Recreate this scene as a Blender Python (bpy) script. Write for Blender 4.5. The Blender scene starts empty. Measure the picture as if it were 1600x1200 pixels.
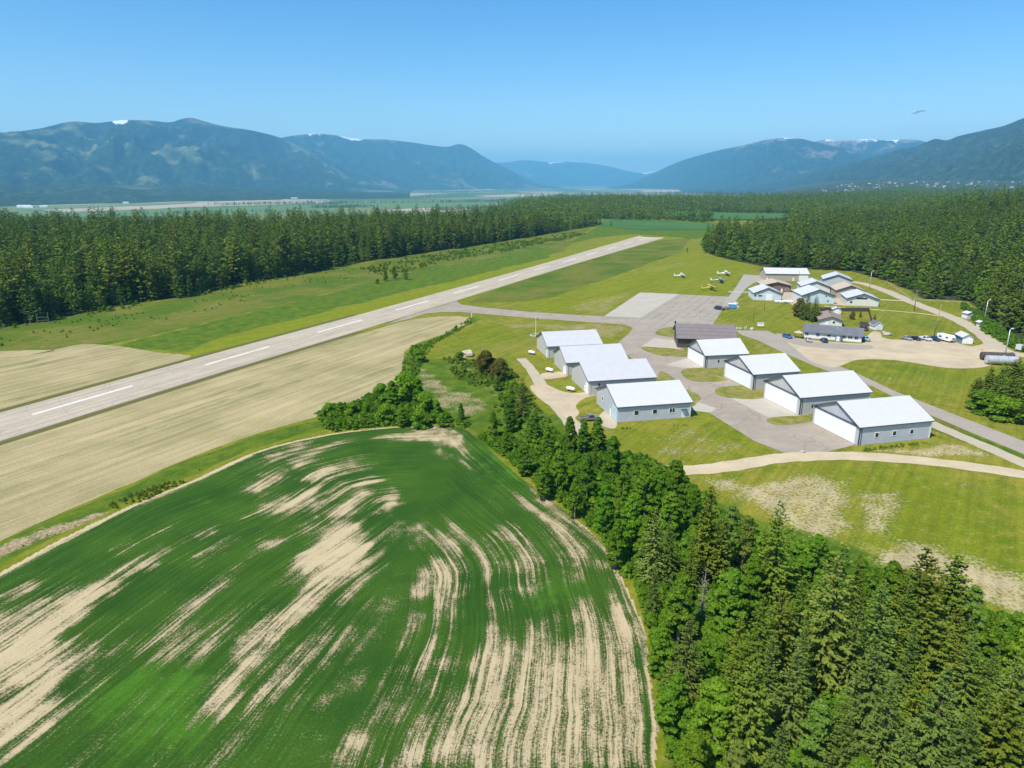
import bpy, bmesh, math, random
import numpy as np
from mathutils import Vector, Matrix

# ------------------------------------------------------------------ camera, world, sun, exposure
SC = bpy.context.scene
COL = SC.collection
H = 62.0                       # the drone's height over the airfield, metres
F = 1067.0                     # focal length in pixels of the 1600 px wide photograph (24 mm lens)
PITCH = math.atan((600 - 284) / F)
CP, SP = math.cos(PITCH), math.sin(PITCH)
cam_d = bpy.data.cameras.new('camera')
cam = bpy.data.objects.new('camera', cam_d)
COL.objects.link(cam)
cam.location = (0, 0, H)
cam.rotation_euler = (math.pi / 2 - PITCH, 0, 0)
cam_d.sensor_width = 36.0
cam_d.lens = 36.0 * F / 1600
cam_d.clip_start = 0.5
cam_d.clip_end = 200000
SC.camera = cam

SUN_EL = math.radians(56)
SUN_AZ = math.radians(-132)    # clockwise from the view direction: left and a little behind the camera
sd = Vector((math.sin(SUN_AZ) * math.cos(SUN_EL), math.cos(SUN_AZ) * math.cos(SUN_EL), math.sin(SUN_EL)))
sun_d = bpy.data.lights.new('sun', 'SUN')
sun_d.energy = 4.3
sun_d.angle = math.radians(0.5)
sun_d.color = (1.0, 0.93, 0.82)
sun = bpy.data.objects.new('sun', sun_d)
COL.objects.link(sun)
sun.rotation_euler = sd.to_track_quat('Z', 'Y').to_euler()
sun.location = (0, 0, 300)

world = bpy.data.worlds.new('World')
SC.world = world
world.use_nodes = True
wt = world.node_tree
bg = wt.nodes['Background']
sky = wt.nodes.new('ShaderNodeTexSky')
sky.sky_type = 'NISHITA'
sky.sun_disc = False
sky.sun_elevation = SUN_EL
sky.sun_rotation = SUN_AZ
sky.altitude = 700
sky.air_density = 1.0
sky.dust_density = 1.0
sky.ozone_density = 2.0
hs = wt.nodes.new('ShaderNodeHueSaturation')
hs.inputs['Saturation'].default_value = 1.42
hs.inputs['Value'].default_value = 1.0
wt.links.new(sky.outputs[0], hs.inputs['Color'])
wt.links.new(hs.outputs[0], bg.inputs[0])
bg.inputs[1].default_value = 0.125
SC.view_settings.view_transform = 'Standard'
SC.view_settings.look = 'None'
SC.view_settings.gamma = 1
SC.view_settings.exposure = 0.5
SC.view_settings.use_curve_mapping = False
SC.cycles.use_denoising = True
SC.cycles.max_bounces = 5
SC.cycles.diffuse_bounces = 3
SC.cycles.transmission_bounces = 3
SC.cycles.volume_bounces = 2
SC.cycles.sample_clamp_indirect = 6

RNG = np.random.default_rng(7)
random.seed(5)

# ------------------------------------------------------------------ small maths helpers
def G(x, y, z=0.0):
    """point of the place at height z that the photograph shows at pixel (x, y)"""
    u = (x - 800) / F
    v = (600 - y) / F
    d = (u, CP + v * SP, -SP + v * CP)
    t = (H - z) / -d[2]
    return (d[0] * t, d[1] * t)

def GP(pts, z=0.0):
    return [G(x, y, z) for x, y in pts]

def smooth(a, b, x):
    t = np.clip((x - a) / (b - a), 0, 1)
    return t * t * (3 - 2 * t)

def _hash(ix, iy, seed):
    n = (ix.astype(np.int64) * 374761393 + iy.astype(np.int64) * 668265263 + seed * 1442695041) & 0x7fffffff
    n = ((n ^ (n >> 13)) * 1274126177) & 0x7fffffff
    n = n ^ (n >> 16)
    return (n & 0xffff) / 65535.0

def vnoise(x, y, seed=0):
    ix = np.floor(x); iy = np.floor(y)
    fx = x - ix; fy = y - iy
    fx = fx * fx * (3 - 2 * fx); fy = fy * fy * (3 - 2 * fy)
    a = _hash(ix, iy, seed); b = _hash(ix + 1, iy, seed)
    c = _hash(ix, iy + 1, seed); d = _hash(ix + 1, iy + 1, seed)
    return (a * (1 - fx) + b * fx) * (1 - fy) + (c * (1 - fx) + d * fx) * fy

def fbm(x, y, octs=4, seed=0):
    s = 0; a = 0.5; t = 0
    for i in range(octs):
        s = s + a * vnoise(x, y, seed + i * 17); t += a
        x = x * 2.03; y = y * 2.03; a *= 0.5
    return s / t

def inside(px, py, poly):
    r = np.zeros(px.shape, bool)
    n = len(poly)
    for i in range(n):
        x0, y0 = poly[i]; x1, y1 = poly[(i + 1) % n]
        if y0 == y1: continue
        c = (y0 > py) != (y1 > py)
        r ^= c & (px < (x1 - x0) * (py - y0) / (y1 - y0) + x0)
    return r

def dist_line(px, py, pts, closed=False):
    d = np.full(px.shape, 1e18)
    n = len(pts)
    for i in range(n if closed else n - 1):
        x0, y0 = pts[i]; x1, y1 = pts[(i + 1) % n]
        ex, ey = x1 - x0, y1 - y0
        l = ex * ex + ey * ey + 1e-12
        t = np.clip(((px - x0) * ex + (py - y0) * ey) / l, 0, 1)
        d = np.minimum(d, (px - x0 - t * ex) ** 2 + (py - y0 - t * ey) ** 2)
    return np.sqrt(d)

def sdf(px, py, poly):
    """signed distance, positive inside"""
    d = dist_line(px, py, poly, True)
    return np.where(inside(px, py, poly), d, -d)

def spline(pts, closed=False, n=6):
    P = [np.array(p, float) for p in pts]
    out = []
    m = len(P)
    for i in range(m if closed else m - 1):
        if closed:
            a, b, c, d = P[i - 1], P[i], P[(i + 1) % m], P[(i + 2) % m]
        else:
            b, c = P[i], P[i + 1]
            a = P[i - 1] if i else b * 2 - c
            d = P[i + 2] if i + 2 < m else c * 2 - b
        for k in range(n):
            t = k / n
            out.append(tuple(0.5 * (2 * b + (c - a) * t + (2 * a - 5 * b + 4 * c - d) * t * t + (3 * b - a - 3 * c + d) * t ** 3)))
    if not closed: out.append(tuple(P[-1]))
    return out

# ------------------------------------------------------------------ terrain height
BENCH = [G(-500, 338, 20), G(0, 338, 20), G(300, 335, 20), G(600, 331, 20), G(790, 327, 20), G(815, 318, 20), G(850, 308, 22),
         G(1000, 303.5, 22), (1050, 2450), (2150, 5200), (4300, 11000), (30000, 11000), (30000, -3000), (-3000, -3000)]

R_EDGE = [(1100, 394), (1122, 401), (1150, 408), (1200, 418), (1330, 424), (1392, 441), (1425, 456), (1445, 467), (1515, 472), (1545, 500), (1580, 528), (1620, 545), (1700, 560), (1800, 590)]
HILL_P = [G(*q) for q in R_EDGE] + [(900, 150), (6000, 1500), (6000, 5000), (900, 1750), (570, 1280), (425, 900), (330, 790), (235, 745), (190, 690)]

def terrain(x, y):
    x = np.asarray(x, float); y = np.asarray(y, float)
    s = sdf(x, y, BENCH)
    z = -100 * smooth(0, 380, -s)
    und = (fbm(x / 260, y / 260, 3, 5) - 0.5) * 2
    hill = 33 * smooth(20, 330, x - 0.42 * y) * smooth(120, 420, x * 0.5 + y * 0.5 - 60) * (1 - 0.9 * smooth(700, 1500, y))
    hill = hill * (1 + 0.25 * und) * smooth(4, 170, sdf(x, y, HILL_P))
    r = np.hypot(x, y)
    rise = 75 * smooth(3600, 7500, r) + 6 * und * smooth(700, 1100, r)
    z = z + np.where(s > 0, hill + rise * smooth(0, 500, s), 0)
    return z

def tz(x, y):
    return float(terrain(np.array([x]), np.array([y]))[0])

# ------------------------------------------------------------------ node helpers
class NT:
    def __init__(s, tree):
        s.t = tree
    def n(s, typ, ins=None, **props):
        nd = s.t.nodes.new(typ)
        for k, v in props.items(): setattr(nd, k, v)
        if ins:
            for k, v in ins.items(): s.set(nd.inputs[k], v)
        return nd
    def set(s, sock, v):
        if isinstance(v, bpy.types.NodeSocket): s.t.links.new(v, sock)
        elif isinstance(v, bpy.types.Node): s.t.links.new(v.outputs[0], sock)
        elif isinstance(v, tuple) and len(v) == 3 and sock.type == 'RGBA': sock.default_value = (*v, 1)
        else: sock.default_value = v
    def math(s, op, a, b=0.0, c=0.0, clamp=False):
        nd = s.n('ShaderNodeMath', operation=op, use_clamp=clamp)
        s.set(nd.inputs[0], a); s.set(nd.inputs[1], b); s.set(nd.inputs[2], c)
        return nd.outputs[0]
    def mix(s, f, a, b, blend='MIX'):
        nd = s.n('ShaderNodeMix', data_type='RGBA', blend_type=blend)
        s.set(nd.inputs[0], f); s.set(nd.inputs[6], a); s.set(nd.inputs[7], b)
        return nd.outputs[2]
    def noise(s, vec, scale, detail=3, rough=0.55, dist=0.0):
        nd = s.n('ShaderNodeTexNoise', {'Scale': scale, 'Detail': detail, 'Roughness': rough, 'Distortion': dist})
        s.set(nd.inputs['Vector'], vec)
        return nd.outputs['Fac']
    def ramp(s, f, a, b, lo=0.0, hi=1.0):
        nd = s.n('ShaderNodeMapRange', interpolation_type='SMOOTHSTEP')
        s.set(nd.inputs[0], f)
        for i, v in ((1, a), (2, b), (3, lo), (4, hi)): s.set(nd.inputs[i], v)
        return nd.outputs[0]
    def attr(s, name):
        return s.n('ShaderNodeAttribute', attribute_name=name).outputs['Fac']
    def pos(s):
        return s.n('ShaderNodeNewGeometry').outputs['Position']
    def scale(s, vec, v):
        nd = s.n('ShaderNodeVectorMath', operation='MULTIPLY')
        s.set(nd.inputs[0], vec); nd.inputs[1].default_value = v
        return nd.outputs[0]

def material(name):
    m = bpy.data.materials.new(name)
    m.use_nodes = True
    t = NT(m.node_tree)
    b = m.node_tree.nodes['Principled BSDF']
    b.inputs['Specular IOR Level'].default_value = 0.25
    b.inputs['Roughness'].default_value = 0.8
    return m, t, b

_MC = {}
def paint(name, col, rough=0.6, metal=0.0, var=0.12, scale=1.2, spec=0.4):
    """painted or plain surface with slight wear"""
    key = name
    if key in _MC: return _MC[key]
    m, t, b = material(name)
    co = t.n('ShaderNodeTexCoord').outputs['Object']
    f = t.noise(co, scale, 4, 0.6)
    f = t.ramp(f, 0.3, 0.7, 1 - var, 1 + var * 0.5)
    c = t.mix(1.0, col, f, 'MULTIPLY')
    t.set(b.inputs['Base Color'], c)
    b.inputs['Roughness'].default_value = rough
    b.inputs['Metallic'].default_value = metal
    b.inputs['Specular IOR Level'].default_value = spec
    _MC[key] = m
    return m

def ribbed(name, col, axis=0, pitch=0.3, rough=0.5, depth=0.35, var=0.1, spec=0.4):
    """profiled sheet metal: ribs across the given object axis"""
    if name in _MC: return _MC[name]
    m, t, b = material(name)
    co = t.n('ShaderNodeTexCoord').outputs['Object']
    sep = t.n('ShaderNodeSeparateXYZ', {0: co})
    a = t.math('MULTIPLY', sep.outputs[axis], 1 / pitch)
    fr = t.math('FRACT', a)
    rib = t.ramp(t.math('ABSOLUTE', t.math('SUBTRACT', fr, 0.5)), 0.28, 0.46)
    f = t.ramp(t.noise(t.scale(co, (0.5, 0.5, 0.5)), 1.0, 5, 0.6), 0.3, 0.72, 1 - var, 1 + var * 0.3)
    c = t.mix(1.0, col, f, 'MULTIPLY')
    t.set(b.inputs['Base Color'], c)
    bump = t.n('ShaderNodeBump', {'Strength': depth, 'Distance': 0.05, 'Height': rib})
    t.set(b.inputs['Normal'], bump)
    b.inputs['Roughness'].default_value = rough
    b.inputs['Specular IOR Level'].default_value = spec
    _MC[name] = m
    return m

# ------------------------------------------------------------------ object helpers
def link(o, parent=None):
    COL.objects.link(o)
    if parent: o.parent = parent
    return o

def mesh_obj(name, verts, faces, m, parent=None, smooth_=False, kind=None):
    me = bpy.data.meshes.new(name)
    me.from_pydata([tuple(v) for v in verts], [], faces)
    me.update()
    if m: me.materials.append(m)
    if smooth_: me.polygons.foreach_set('use_smooth', [True] * len(me.polygons))
    o = link(bpy.data.objects.new(name, me), parent)
    if kind: o['kind'] = kind
    return o

def grid_mesh(name, V, F4, m, attrs=None, smooth_=False):
    """fast mesh of quads from numpy arrays"""
    me = bpy.data.meshes.new(name)
    me.vertices.add(len(V)); me.vertices.foreach_set('co', np.ascontiguousarray(V, np.float32).ravel())
    k = F4.shape[1]
    me.loops.add(F4.size); me.loops.foreach_set('vertex_index', np.ascontiguousarray(F4, np.int32).ravel())
    me.polygons.add(len(F4))
    me.polygons.foreach_set('loop_start', np.arange(0, F4.size, k, dtype=np.int32))
    me.polygons.foreach_set('loop_total', np.full(len(F4), k, np.int32))
    if smooth_: me.polygons.foreach_set('use_smooth', np.ones(len(F4), bool))
    if attrs:
        for nme, a in attrs.items():
            at = me.attributes.new(nme, 'FLOAT', 'POINT')
            at.data.foreach_set('value', np.ascontiguousarray(a, np.float32))
    me.update(calc_edges=True)
    if m: me.materials.append(m)
    return me

class MB:
    """collects simple shapes into ONE mesh"""
    def __init__(s): s.v = []; s.f = []
    def add(s, vs, fs):
        o = len(s.v); s.v += [tuple(v) for v in vs]; s.f += [tuple(i + o for i in f) for f in fs]; return s
    def box(s, x0, x1, y0, y1, z0, z1):
        return s.add([(x0, y0, z0), (x1, y0, z0), (x1, y1, z0), (x0, y1, z0), (x0, y0, z1), (x1, y0, z1), (x1, y1, z1), (x0, y1, z1)],
                     [(3, 2, 1, 0), (4, 5, 6, 7), (0, 1, 5, 4), (1, 2, 6, 5), (2, 3, 7, 6), (3, 0, 4, 7)])
    def prism(s, prof, a0, a1, axis='y'):
        """profile of (p, q) points swept along the axis; p, q are the two other axes in order"""
        n = len(prof)
        def mk(p, q, a): return {'y': (p, a, q), 'x': (a, p, q), 'z': (p, q, a)}[axis]
        vs = [mk(p, q, a0) for p, q in prof] + [mk(p, q, a1) for p, q in prof]
        fs = [tuple(range(n)), tuple(range(2 * n - 1, n - 1, -1))]
        fs += [(i, i + n, (i + 1) % n + n, (i + 1) % n) for i in range(n)]
        return s.add(vs, fs)
    def tube(s, pts, rad, n=8, cap=True):
        P = [Vector(p) for p in pts]
        R = rad if isinstance(rad, (list, tuple)) else [rad] * len(P)
        o = len(s.v)
        for i, p in enumerate(P):
            d = (P[min(i + 1, len(P) - 1)] - P[max(i - 1, 0)]).normalized()
            a = d.orthogonal().normalized(); 
            a = Vector((1, 0, 0)) - d * d.x if abs(d.x) < 0.9 else Vector((0, 1, 0)) - d * d.y
            a.normalize(); b = d.cross(a)
            for k in range(n):
                w = 2 * math.pi * k / n
                s.v.append(tuple(p + (a * math.cos(w) + b * math.sin(w)) * R[i]))
        for i in range(len(P) - 1):
            for k in range(n):
                s.f.append((o + i * n + k, o + i * n + (k + 1) % n, o + (i + 1) * n + (k + 1) % n, o + (i + 1) * n + k))
        if cap:
            s.f.append(tuple(o + k for k in range(n))[::-1])
            s.f.append(tuple(o + (len(P) - 1) * n + k for k in range(n)))
        return s
    def build(s, name, m, parent=None, smooth_=False, kind=None):
        me = bpy.data.meshes.new(name)
        me.from_pydata(s.v, [], s.f)
        bm = bmesh.new(); bm.from_mesh(me); bmesh.ops.recalc_face_normals(bm, faces=bm.faces); bm.to_mesh(me); bm.free()
        if smooth_: me.polygons.foreach_set('use_smooth', [True] * len(me.polygons))
        if m: me.materials.append(m)
        o = link(bpy.data.objects.new(name, me), parent)
        if kind: o['kind'] = kind
        return o

def tag(o, label, cat, group=None):
    o['label'] = label; o['category'] = cat
    if group: o['group'] = group
    return o

def thing(name, label, cat, loc=(0, 0, 0), rz=0.0, group=None):
    o = link(bpy.data.objects.new(name, None))
    o.location = loc; o.rotation_euler = (0, 0, rz); o.empty_display_size = 0.5
    return tag(o, label, cat, group)

def dup(root, loc, rz=0.0, sc=1.0, label=None, group=None):
    r = root.copy(); COL.objects.link(r)
    r.location = loc; r.rotation_euler = (0, 0, rz); r.scale = (sc, sc, sc) if not isinstance(sc, tuple) else sc
    if label: r['label'] = label
    if group: r['group'] = group
    for ch in root.children:
        c = ch.copy(); COL.objects.link(c); c.parent = r
        for g in ch.children:
            d = g.copy(); COL.objects.link(d); d.parent = c
    return r

def sheet(name, pts, z, m, sm=0, kind='structure'):
    """flat ground sheet through world points"""
    P = spline(pts, True, sm) if sm else pts
    me = bpy.data.meshes.new(name)
    bm = bmesh.new()
    vs = [bm.verts.new((p[0], p[1], z)) for p in P]
    f = bm.faces.new(vs)
    if f.normal.z < 0: f.normal_flip()
    f.normal_update()
    if f.normal.z < 0: bmesh.ops.reverse_faces(bm, faces=[f])
    bmesh.ops.triangulate(bm, faces=bm.faces[:])
    bm.to_mesh(me); bm.free()
    me.materials.append(m)
    o = link(bpy.data.objects.new(name, me)); o['kind'] = kind
    return o

def ribbon_pts(pts, w):
    P = spline(pts, False, 6)
    L, R = [], []
    for i, p in enumerate(P):
        a = np.array(P[max(i - 1, 0)]); b = np.array(P[min(i + 1, len(P) - 1)])
        d = b - a; d /= np.linalg.norm(d) + 1e-9
        n = np.array([-d[1], d[0]])
        ww = w if not isinstance(w, (list, tuple)) else w[0] + (w[1] - w[0]) * i / (len(P) - 1)
        ww = ww * (1 + 0.06 * math.sin(i * 1.7) + 0.04 * math.sin(i * 0.6))
        L.append(tuple(np.array(p) + n * ww / 2)); R.append(tuple(np.array(p) - n * ww / 2))
    return L, R

def ribbon(name, pts, w, z, m):
    L, R = ribbon_pts(pts, w)
    n = len(L)
    V = [(p[0], p[1], z) for p in L] + [(p[0], p[1], z) for p in R]
    Fs = [(n + i, n + i + 1, i + 1, i) for i in range(n - 1)]
    return mesh_obj(name, V, Fs, m, kind='structure')

# ------------------------------------------------------------------ the ground: one sheet to the horizon
def axis_steps(lo, hi, step, far_lo, far_hi, g=1.16):
    a = list(np.arange(lo, hi + 1e-6, step))
    s = step; x = a[-1]; up = []
    while x < far_hi:
        s *= g; x += s; up.append(x)
    s = step; x = lo; dn = []
    while x > far_lo:
        s *= g; x -= s; dn.append(x)
    return np.array(dn[::-1] + a + up)

xs = axis_steps(-300, 330, 1.25, -60000, 60000, 1.13)
ys1 = np.arange(30, 300, 1.0); ys2 = np.arange(300, 900, 2.5)
ys = axis_steps(30, 34, 1.0, -4000, 30, 1.2)
ys = ys[ys < 30]
ysf = axis_steps(900, 902.5, 2.5, 900, 70000, 1.06); ysf = ysf[(ysf > 899) & (ysf < 60000)]
ys = np.unique(np.concatenate([ys, ys1, ys2, ysf]))
GX, GY = np.meshgrid(xs, ys)
gx = GX.ravel(); gy = GY.ravel()
gz = terrain(gx, gy)
nearm = (gx > -320) & (gx < 400) & (gy > 0) & (gy < 1500)
att = {k: np.zeros(gx.shape) for k in ('lush', 'dry', 'bare', 'yel', 'wild', 'floor')}
nx_, ny_ = gx[nearm], gy[nearm]
wob = (fbm(nx_ / 6, ny_ / 6, 3, 3) - 0.5) * 5 + (fbm(nx_ / 25, ny_ / 25, 2, 9) - 0.5) * 6

def region(name, px, strength=1.0, feather=3.0, wobble=1.0, world=False):
    P = px if world else GP(px)
    s = sdf(nx_, ny_, P) + wob * wobble
    v = np.clip(0.5 + s / (2 * feather), 0, 1) * strength
    a = att[name]; a[nearm] = np.maximum(a[nearm], v)

# mown bright strip beside the runway
region('yel', [(250, 566), (290, 552), (360, 526), (535, 482), (620, 461), (780, 421), (900, 392), (985, 367), (1000, 376), (820, 430), (560, 505), (300, 580)], 1, 1.0, 0.12)
region('lush', [(150, 548), (260, 520), (340, 500), (480, 468), (560, 445), (640, 425), (720, 412), (860, 385), (860, 402), (620, 459), (535, 480), (360, 523), (280, 550)], 0.95, 3, 1)
region('wild', [(-200, 560), (0, 512), (300, 462), (560, 412), (700, 390), (940, 350), (860, 388), (640, 432), (480, 466), (340, 500), (260, 520), (120, 548), (0, 566), (-200, 600)], 0.9, 3, 1)
region('wild', [(660, 418), (780, 398), (900, 374), (880, 392), (800, 412), (690, 438), (650, 440)], 1.0, 3, 1)
region('wild', [(725, 474), (760, 457), (900, 410), (1035, 375), (1080, 372), (1062, 394), (1000, 417), (900, 452), (850, 468), (800, 472)], 1.0, 2, 0.6)
region('lush', [(940, 350), (960, 340), (1130, 348), (1130, 360), (1090, 374), (1035, 369), (985, 366), (930, 372), (880, 384)], 0.9, 6, 0.6)
region('yel', [(800, 474), (900, 452), (1000, 418), (1062, 394), (1110, 384), (1195, 414), (1160, 430), (1130, 466), (1000, 455), (940, 492), (820, 484)], 0.55, 4, 1)
# verge between the stubble and the crop
region('lush', [(-100, 920), (-60, 870), (0, 848), (100, 803), (200, 760), (300, 716), (400, 680), (500, 652), (560, 640), (615, 600), (625, 560), (645, 540), (690, 525), (738, 494), (750, 498), (735, 508), (680, 535), (662, 560), (690, 560), (740, 560), (790, 560), (830, 620), (860, 660), (900, 690), (760, 690), (740, 672), (700, 662), (600, 662), (500, 675), (400, 700), (300, 745), (200, 785), (100, 832), (0, 884)], 0.85, 2, 0.5)
region('dry', [(-60, 890), (0, 852), (60, 828), (150, 796), (185, 798), (110, 830), (0, 872)], 0.9, 2, 0.5)
region('dry', [(648, 570), (672, 578), (700, 606), (740, 612), (765, 630), (745, 652), (700, 645), (670, 615), (650, 592)], 0.72, 2, 0.9)
region('dry', [(0, 530), (150, 510), (300, 478), (430, 450), (560, 425), (600, 430), (450, 466), (300, 502), (120, 540), (0, 556)], 0.50, 5, 1.5)
region('dry', [(690, 410), (780, 398), (860, 384), (880, 388), (800, 408), (700, 430)], 0.5, 4, 1.2)
region('dry', [(730, 470), (800, 455), (900, 425), (960, 405), (940, 430), (860, 460), (780, 474)], 0.42, 4, 1.2)
region('dry', [(690, 545), (760, 560), (800, 600), (790, 640), (740, 610), (700, 580)], 0.58, 3, 1.5)
region('dry', [(1000, 420), (1060, 408), (1080, 412), (1040, 424), (1000, 430)], 0.62, 3, 1.0)
region('dry', [(880, 480), (930, 466), (985, 456), (990, 462), (942, 490), (920, 491)], 0.66, 3, 1.0)
region('bare', [(725, 548), (738, 546), (740, 562), (722, 566)], 0.6, 2, 0.4)
# dry and bare patches of the mown ground round the hangars
region('dry', [(770, 503), (940, 504), (988, 513), (965, 532), (935, 530), (842, 514), (780, 518)], 0.72, 4, 1.2)
region('dry', [(700, 540), (850, 522), (848, 545), (760, 552)], 0.55, 5, 1.2)
region('bare', [(1085, 742), (1180, 752), (1260, 733), (1328, 752), (1332, 842), (1285, 842), (1220, 820), (1150, 790)], 0.72, 4, 0.9)
region('bare', [(1342, 770), (1405, 768), (1412, 800), (1385, 836), (1342, 842)], 0.68, 3, 0.7)
region('bare', [(1330, 846), (1440, 846), (1530, 868), (1640, 905), (1640, 985), (1560, 962), (1440, 900), (1380, 880)], 0.78, 4, 0.8)
region('bare', [(1350, 702), (1440, 694), (1500, 690), (1570, 716), (1480, 718), (1400, 712)], 0.75, 3, 0.8)
region('dry', [(1080, 655), (1180, 690), (1215, 706), (1100, 724), (990, 722), (985, 690)], 0.62, 6, 1.2)
region('dry', [(1345, 566), (1500, 580), (1590, 610), (1610, 650), (1520, 640), (1400, 600)], 0.5, 8, 1.2)
region('dry', [(1430, 730), (1640, 760), (1640, 800), (1450, 770)], 0.5, 6, 1.2)
region('dry', [(905, 640), (960, 645), (965, 680), (925, 690)], 0.75, 3, 1.0)
region('dry', [(800, 540), (850, 560), (880, 600), (830, 600)], 0.5, 4, 1.0)
region('bare', [(1000, 712), (1090, 720), (1200, 706), (1150, 680), (1130, 690)], 0.42, 4, 1.0)
region('dry', [(985, 690), (1090, 668), (1180, 690), (1210, 706), (1100, 722), (1000, 716)], 0.5, 5, 1.2)
region('bare', [(1310, 580), (1420, 588), (1480, 604), (1400, 602), (1340, 592)], 0.42, 3, 1.0)
region('dry', [(1330, 566), (1480, 578), (1560, 600), (1600, 640), (1480, 640), (1380, 600)], 0.45, 5, 1.2)
region('bare', [(1160, 520), (1200, 545), (1260, 572), (1230, 572), (1180, 548)], 0.5, 2, 0.8)
region('lush', [(1345, 562), (1400, 566), (1500, 580), (1480, 592), (1380, 580)], 0.5, 3, 0.8)
region('lush', [(1380, 488), (1480, 500), (1490, 520), (1440, 518), (1400, 500)], 0.5, 4, 0.8)
region('wild', [(1450, 650), (1600, 705), (1640, 735), (1600, 728), (1500, 690), (1420, 655)], 0.8, 2, 0.6)
# strips along the crop's edge and the tree belt
region('lush', [(735, 690), (790, 720), (900, 790), (980, 880), (1020, 990), (1040, 1100), (1040, 1230), (1700, 1230), (1700, 1010), (1560, 960), (1440, 905), (1330, 850), (1200, 820), (1090, 765), (960, 715), (870, 650), (800, 640)], 0.9, 3, 0.6)
# forest floor
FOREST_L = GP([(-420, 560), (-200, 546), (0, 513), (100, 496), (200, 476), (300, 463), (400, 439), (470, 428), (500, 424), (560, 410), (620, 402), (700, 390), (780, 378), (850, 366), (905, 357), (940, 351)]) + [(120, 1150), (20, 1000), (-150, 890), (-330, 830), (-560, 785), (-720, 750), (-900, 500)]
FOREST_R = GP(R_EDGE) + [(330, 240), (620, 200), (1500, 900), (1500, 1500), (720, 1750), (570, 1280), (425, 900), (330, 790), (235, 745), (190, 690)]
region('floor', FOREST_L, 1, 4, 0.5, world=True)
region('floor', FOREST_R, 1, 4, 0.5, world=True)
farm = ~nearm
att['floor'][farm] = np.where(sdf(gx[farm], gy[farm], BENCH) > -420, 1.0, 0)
for k in att: att[k] = att[k]
NXg, NYg = len(xs), len(ys)
idx = np.arange(NXg * NYg).reshape(NYg, NXg)
F4 = np.stack([idx[:-1, :-1], idx[:-1, 1:], idx[1:, 1:], idx[1:, :-1]], -1).reshape(-1, 4)

m_ground, t, b = material('grass_ground')
P = t.pos()
n1 = t.noise(P, 0.03, 5, 0.6)          # tens of metres
n2 = t.noise(P, 0.22, 5, 0.65)         # a few metres
n3 = t.noise(P, 1.6, 4, 0.7)           # tufts
n4 = t.noise(t.scale(P, (0.9, 0.25, 1)), 0.9, 4, 0.6)
mid = t.math('ADD', t.math('MULTIPLY', n2, 0.6), t.math('MULTIPLY', n3, 0.4))
base = t.mix(t.ramp(n1, 0.35, 0.65), (0.165, 0.195, 0.010), (0.235, 0.218, 0.026))
base = t.mix(t.ramp(n2, 0.42, 0.7), base, (0.118, 0.172, 0.007))
base = t.mix(t.ramp(t.noise(P, 0.45, 6, 0.75), 0.53, 0.70, 0, 0.8), base, (0.34, 0.285, 0.10))
def layer(name, col, amp, lo, hi, base, nz):
    a = t.math('ADD', t.attr(name), t.math('MULTIPLY', t.math('SUBTRACT', nz, 0.5), amp))
    return t.mix(t.ramp(a, lo, hi), base, col)
yel = t.mix(t.ramp(n2, 0.35, 0.65), (0.21, 0.23, 0.010), (0.155, 0.20, 0.010))
base = layer('yel', yel, 0.5, 0.3, 0.7, base, n2)
wild = t.mix(t.ramp(n2, 0.35, 0.65), (0.118, 0.162, 0.014), (0.175, 0.16, 0.034))
wild = t.mix(t.ramp(n1, 0.4, 0.62), wild, (0.075, 0.135, 0.010))
wild = t.mix(t.ramp(n3, 0.56, 0.74), wild, (0.22, 0.255, 0.03))
base = layer('wild', wild, 0.7, 0.3, 0.7, base, mid)
lush = t.mix(t.ramp(n2, 0.35, 0.65), (0.058, 0.122, 0.009), (0.12, 0.175, 0.012))
lush = t.mix(t.ramp(n3, 0.6, 0.75), lush, (0.15, 0.19, 0.04))
base = layer('lush', lush, 0.9, 0.35, 0.65, base, mid)
dry = t.mix(t.ramp(n3, 0.35, 0.65), (0.30, 0.22, 0.12), (0.40, 0.31, 0.19))
base = layer('dry', dry, 1.7, 0.55, 0.95, base, mid)
bare = t.mix(t.ramp(n3, 0.35, 0.7), (0.52, 0.42, 0.26), (0.36, 0.30, 0.15))
base = layer('bare', bare, 2.6, 0.48, 0.86, base, t.math('ADD', t.math('MULTIPLY', n3, 0.65), t.math('MULTIPLY', n2, 0.35)))
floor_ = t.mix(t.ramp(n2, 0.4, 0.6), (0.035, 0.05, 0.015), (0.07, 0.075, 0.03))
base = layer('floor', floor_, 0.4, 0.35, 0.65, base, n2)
# the valley far below: patchwork of fields
sepz = t.n('ShaderNodeSeparateXYZ', {0: P})
vor = t.n('ShaderNodeTexVoronoi', {'Scale': 1.0, 'Randomness': 0.9})
t.set(vor.inputs['Vector'], t.scale(P, (0.0011, 0.0005, 0)))
vsep = t.n('ShaderNodeSeparateColor', {0: vor.outputs['Color']})
vf = t.mix(t.ramp(vsep.outputs[0], 0.4, 0.6), (0.11, 0.155, 0.03), (0.18, 0.21, 0.06))
vf = t.mix(t.ramp(vsep.outputs[1], 0.72, 0.78), vf, (0.42, 0.35, 0.22))
vf = t.mix(t.ramp(t.noise(P, 0.0016, 4, 0.7), 0.5, 0.62), vf, (0.045, 0.085, 0.03))
vmask = t.ramp(sepz.outputs[2], -60, -96)
base = t.mix(vmask, base, vf)
base = t.mix(1.0, base, t.ramp(n3, 0.2, 0.8, 0.74, 1.22), 'MULTIPLY')
base = t.mix(1.0, base, t.ramp(t.noise(P, 5.0, 4, 0.75), 0.25, 0.75, 0.78, 1.16), 'MULTIPLY')
mrot = t.n('ShaderNodeVectorRotate', {0: P, 'Angle': -0.95}, rotation_type='Z_AXIS').outputs[0]
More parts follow.
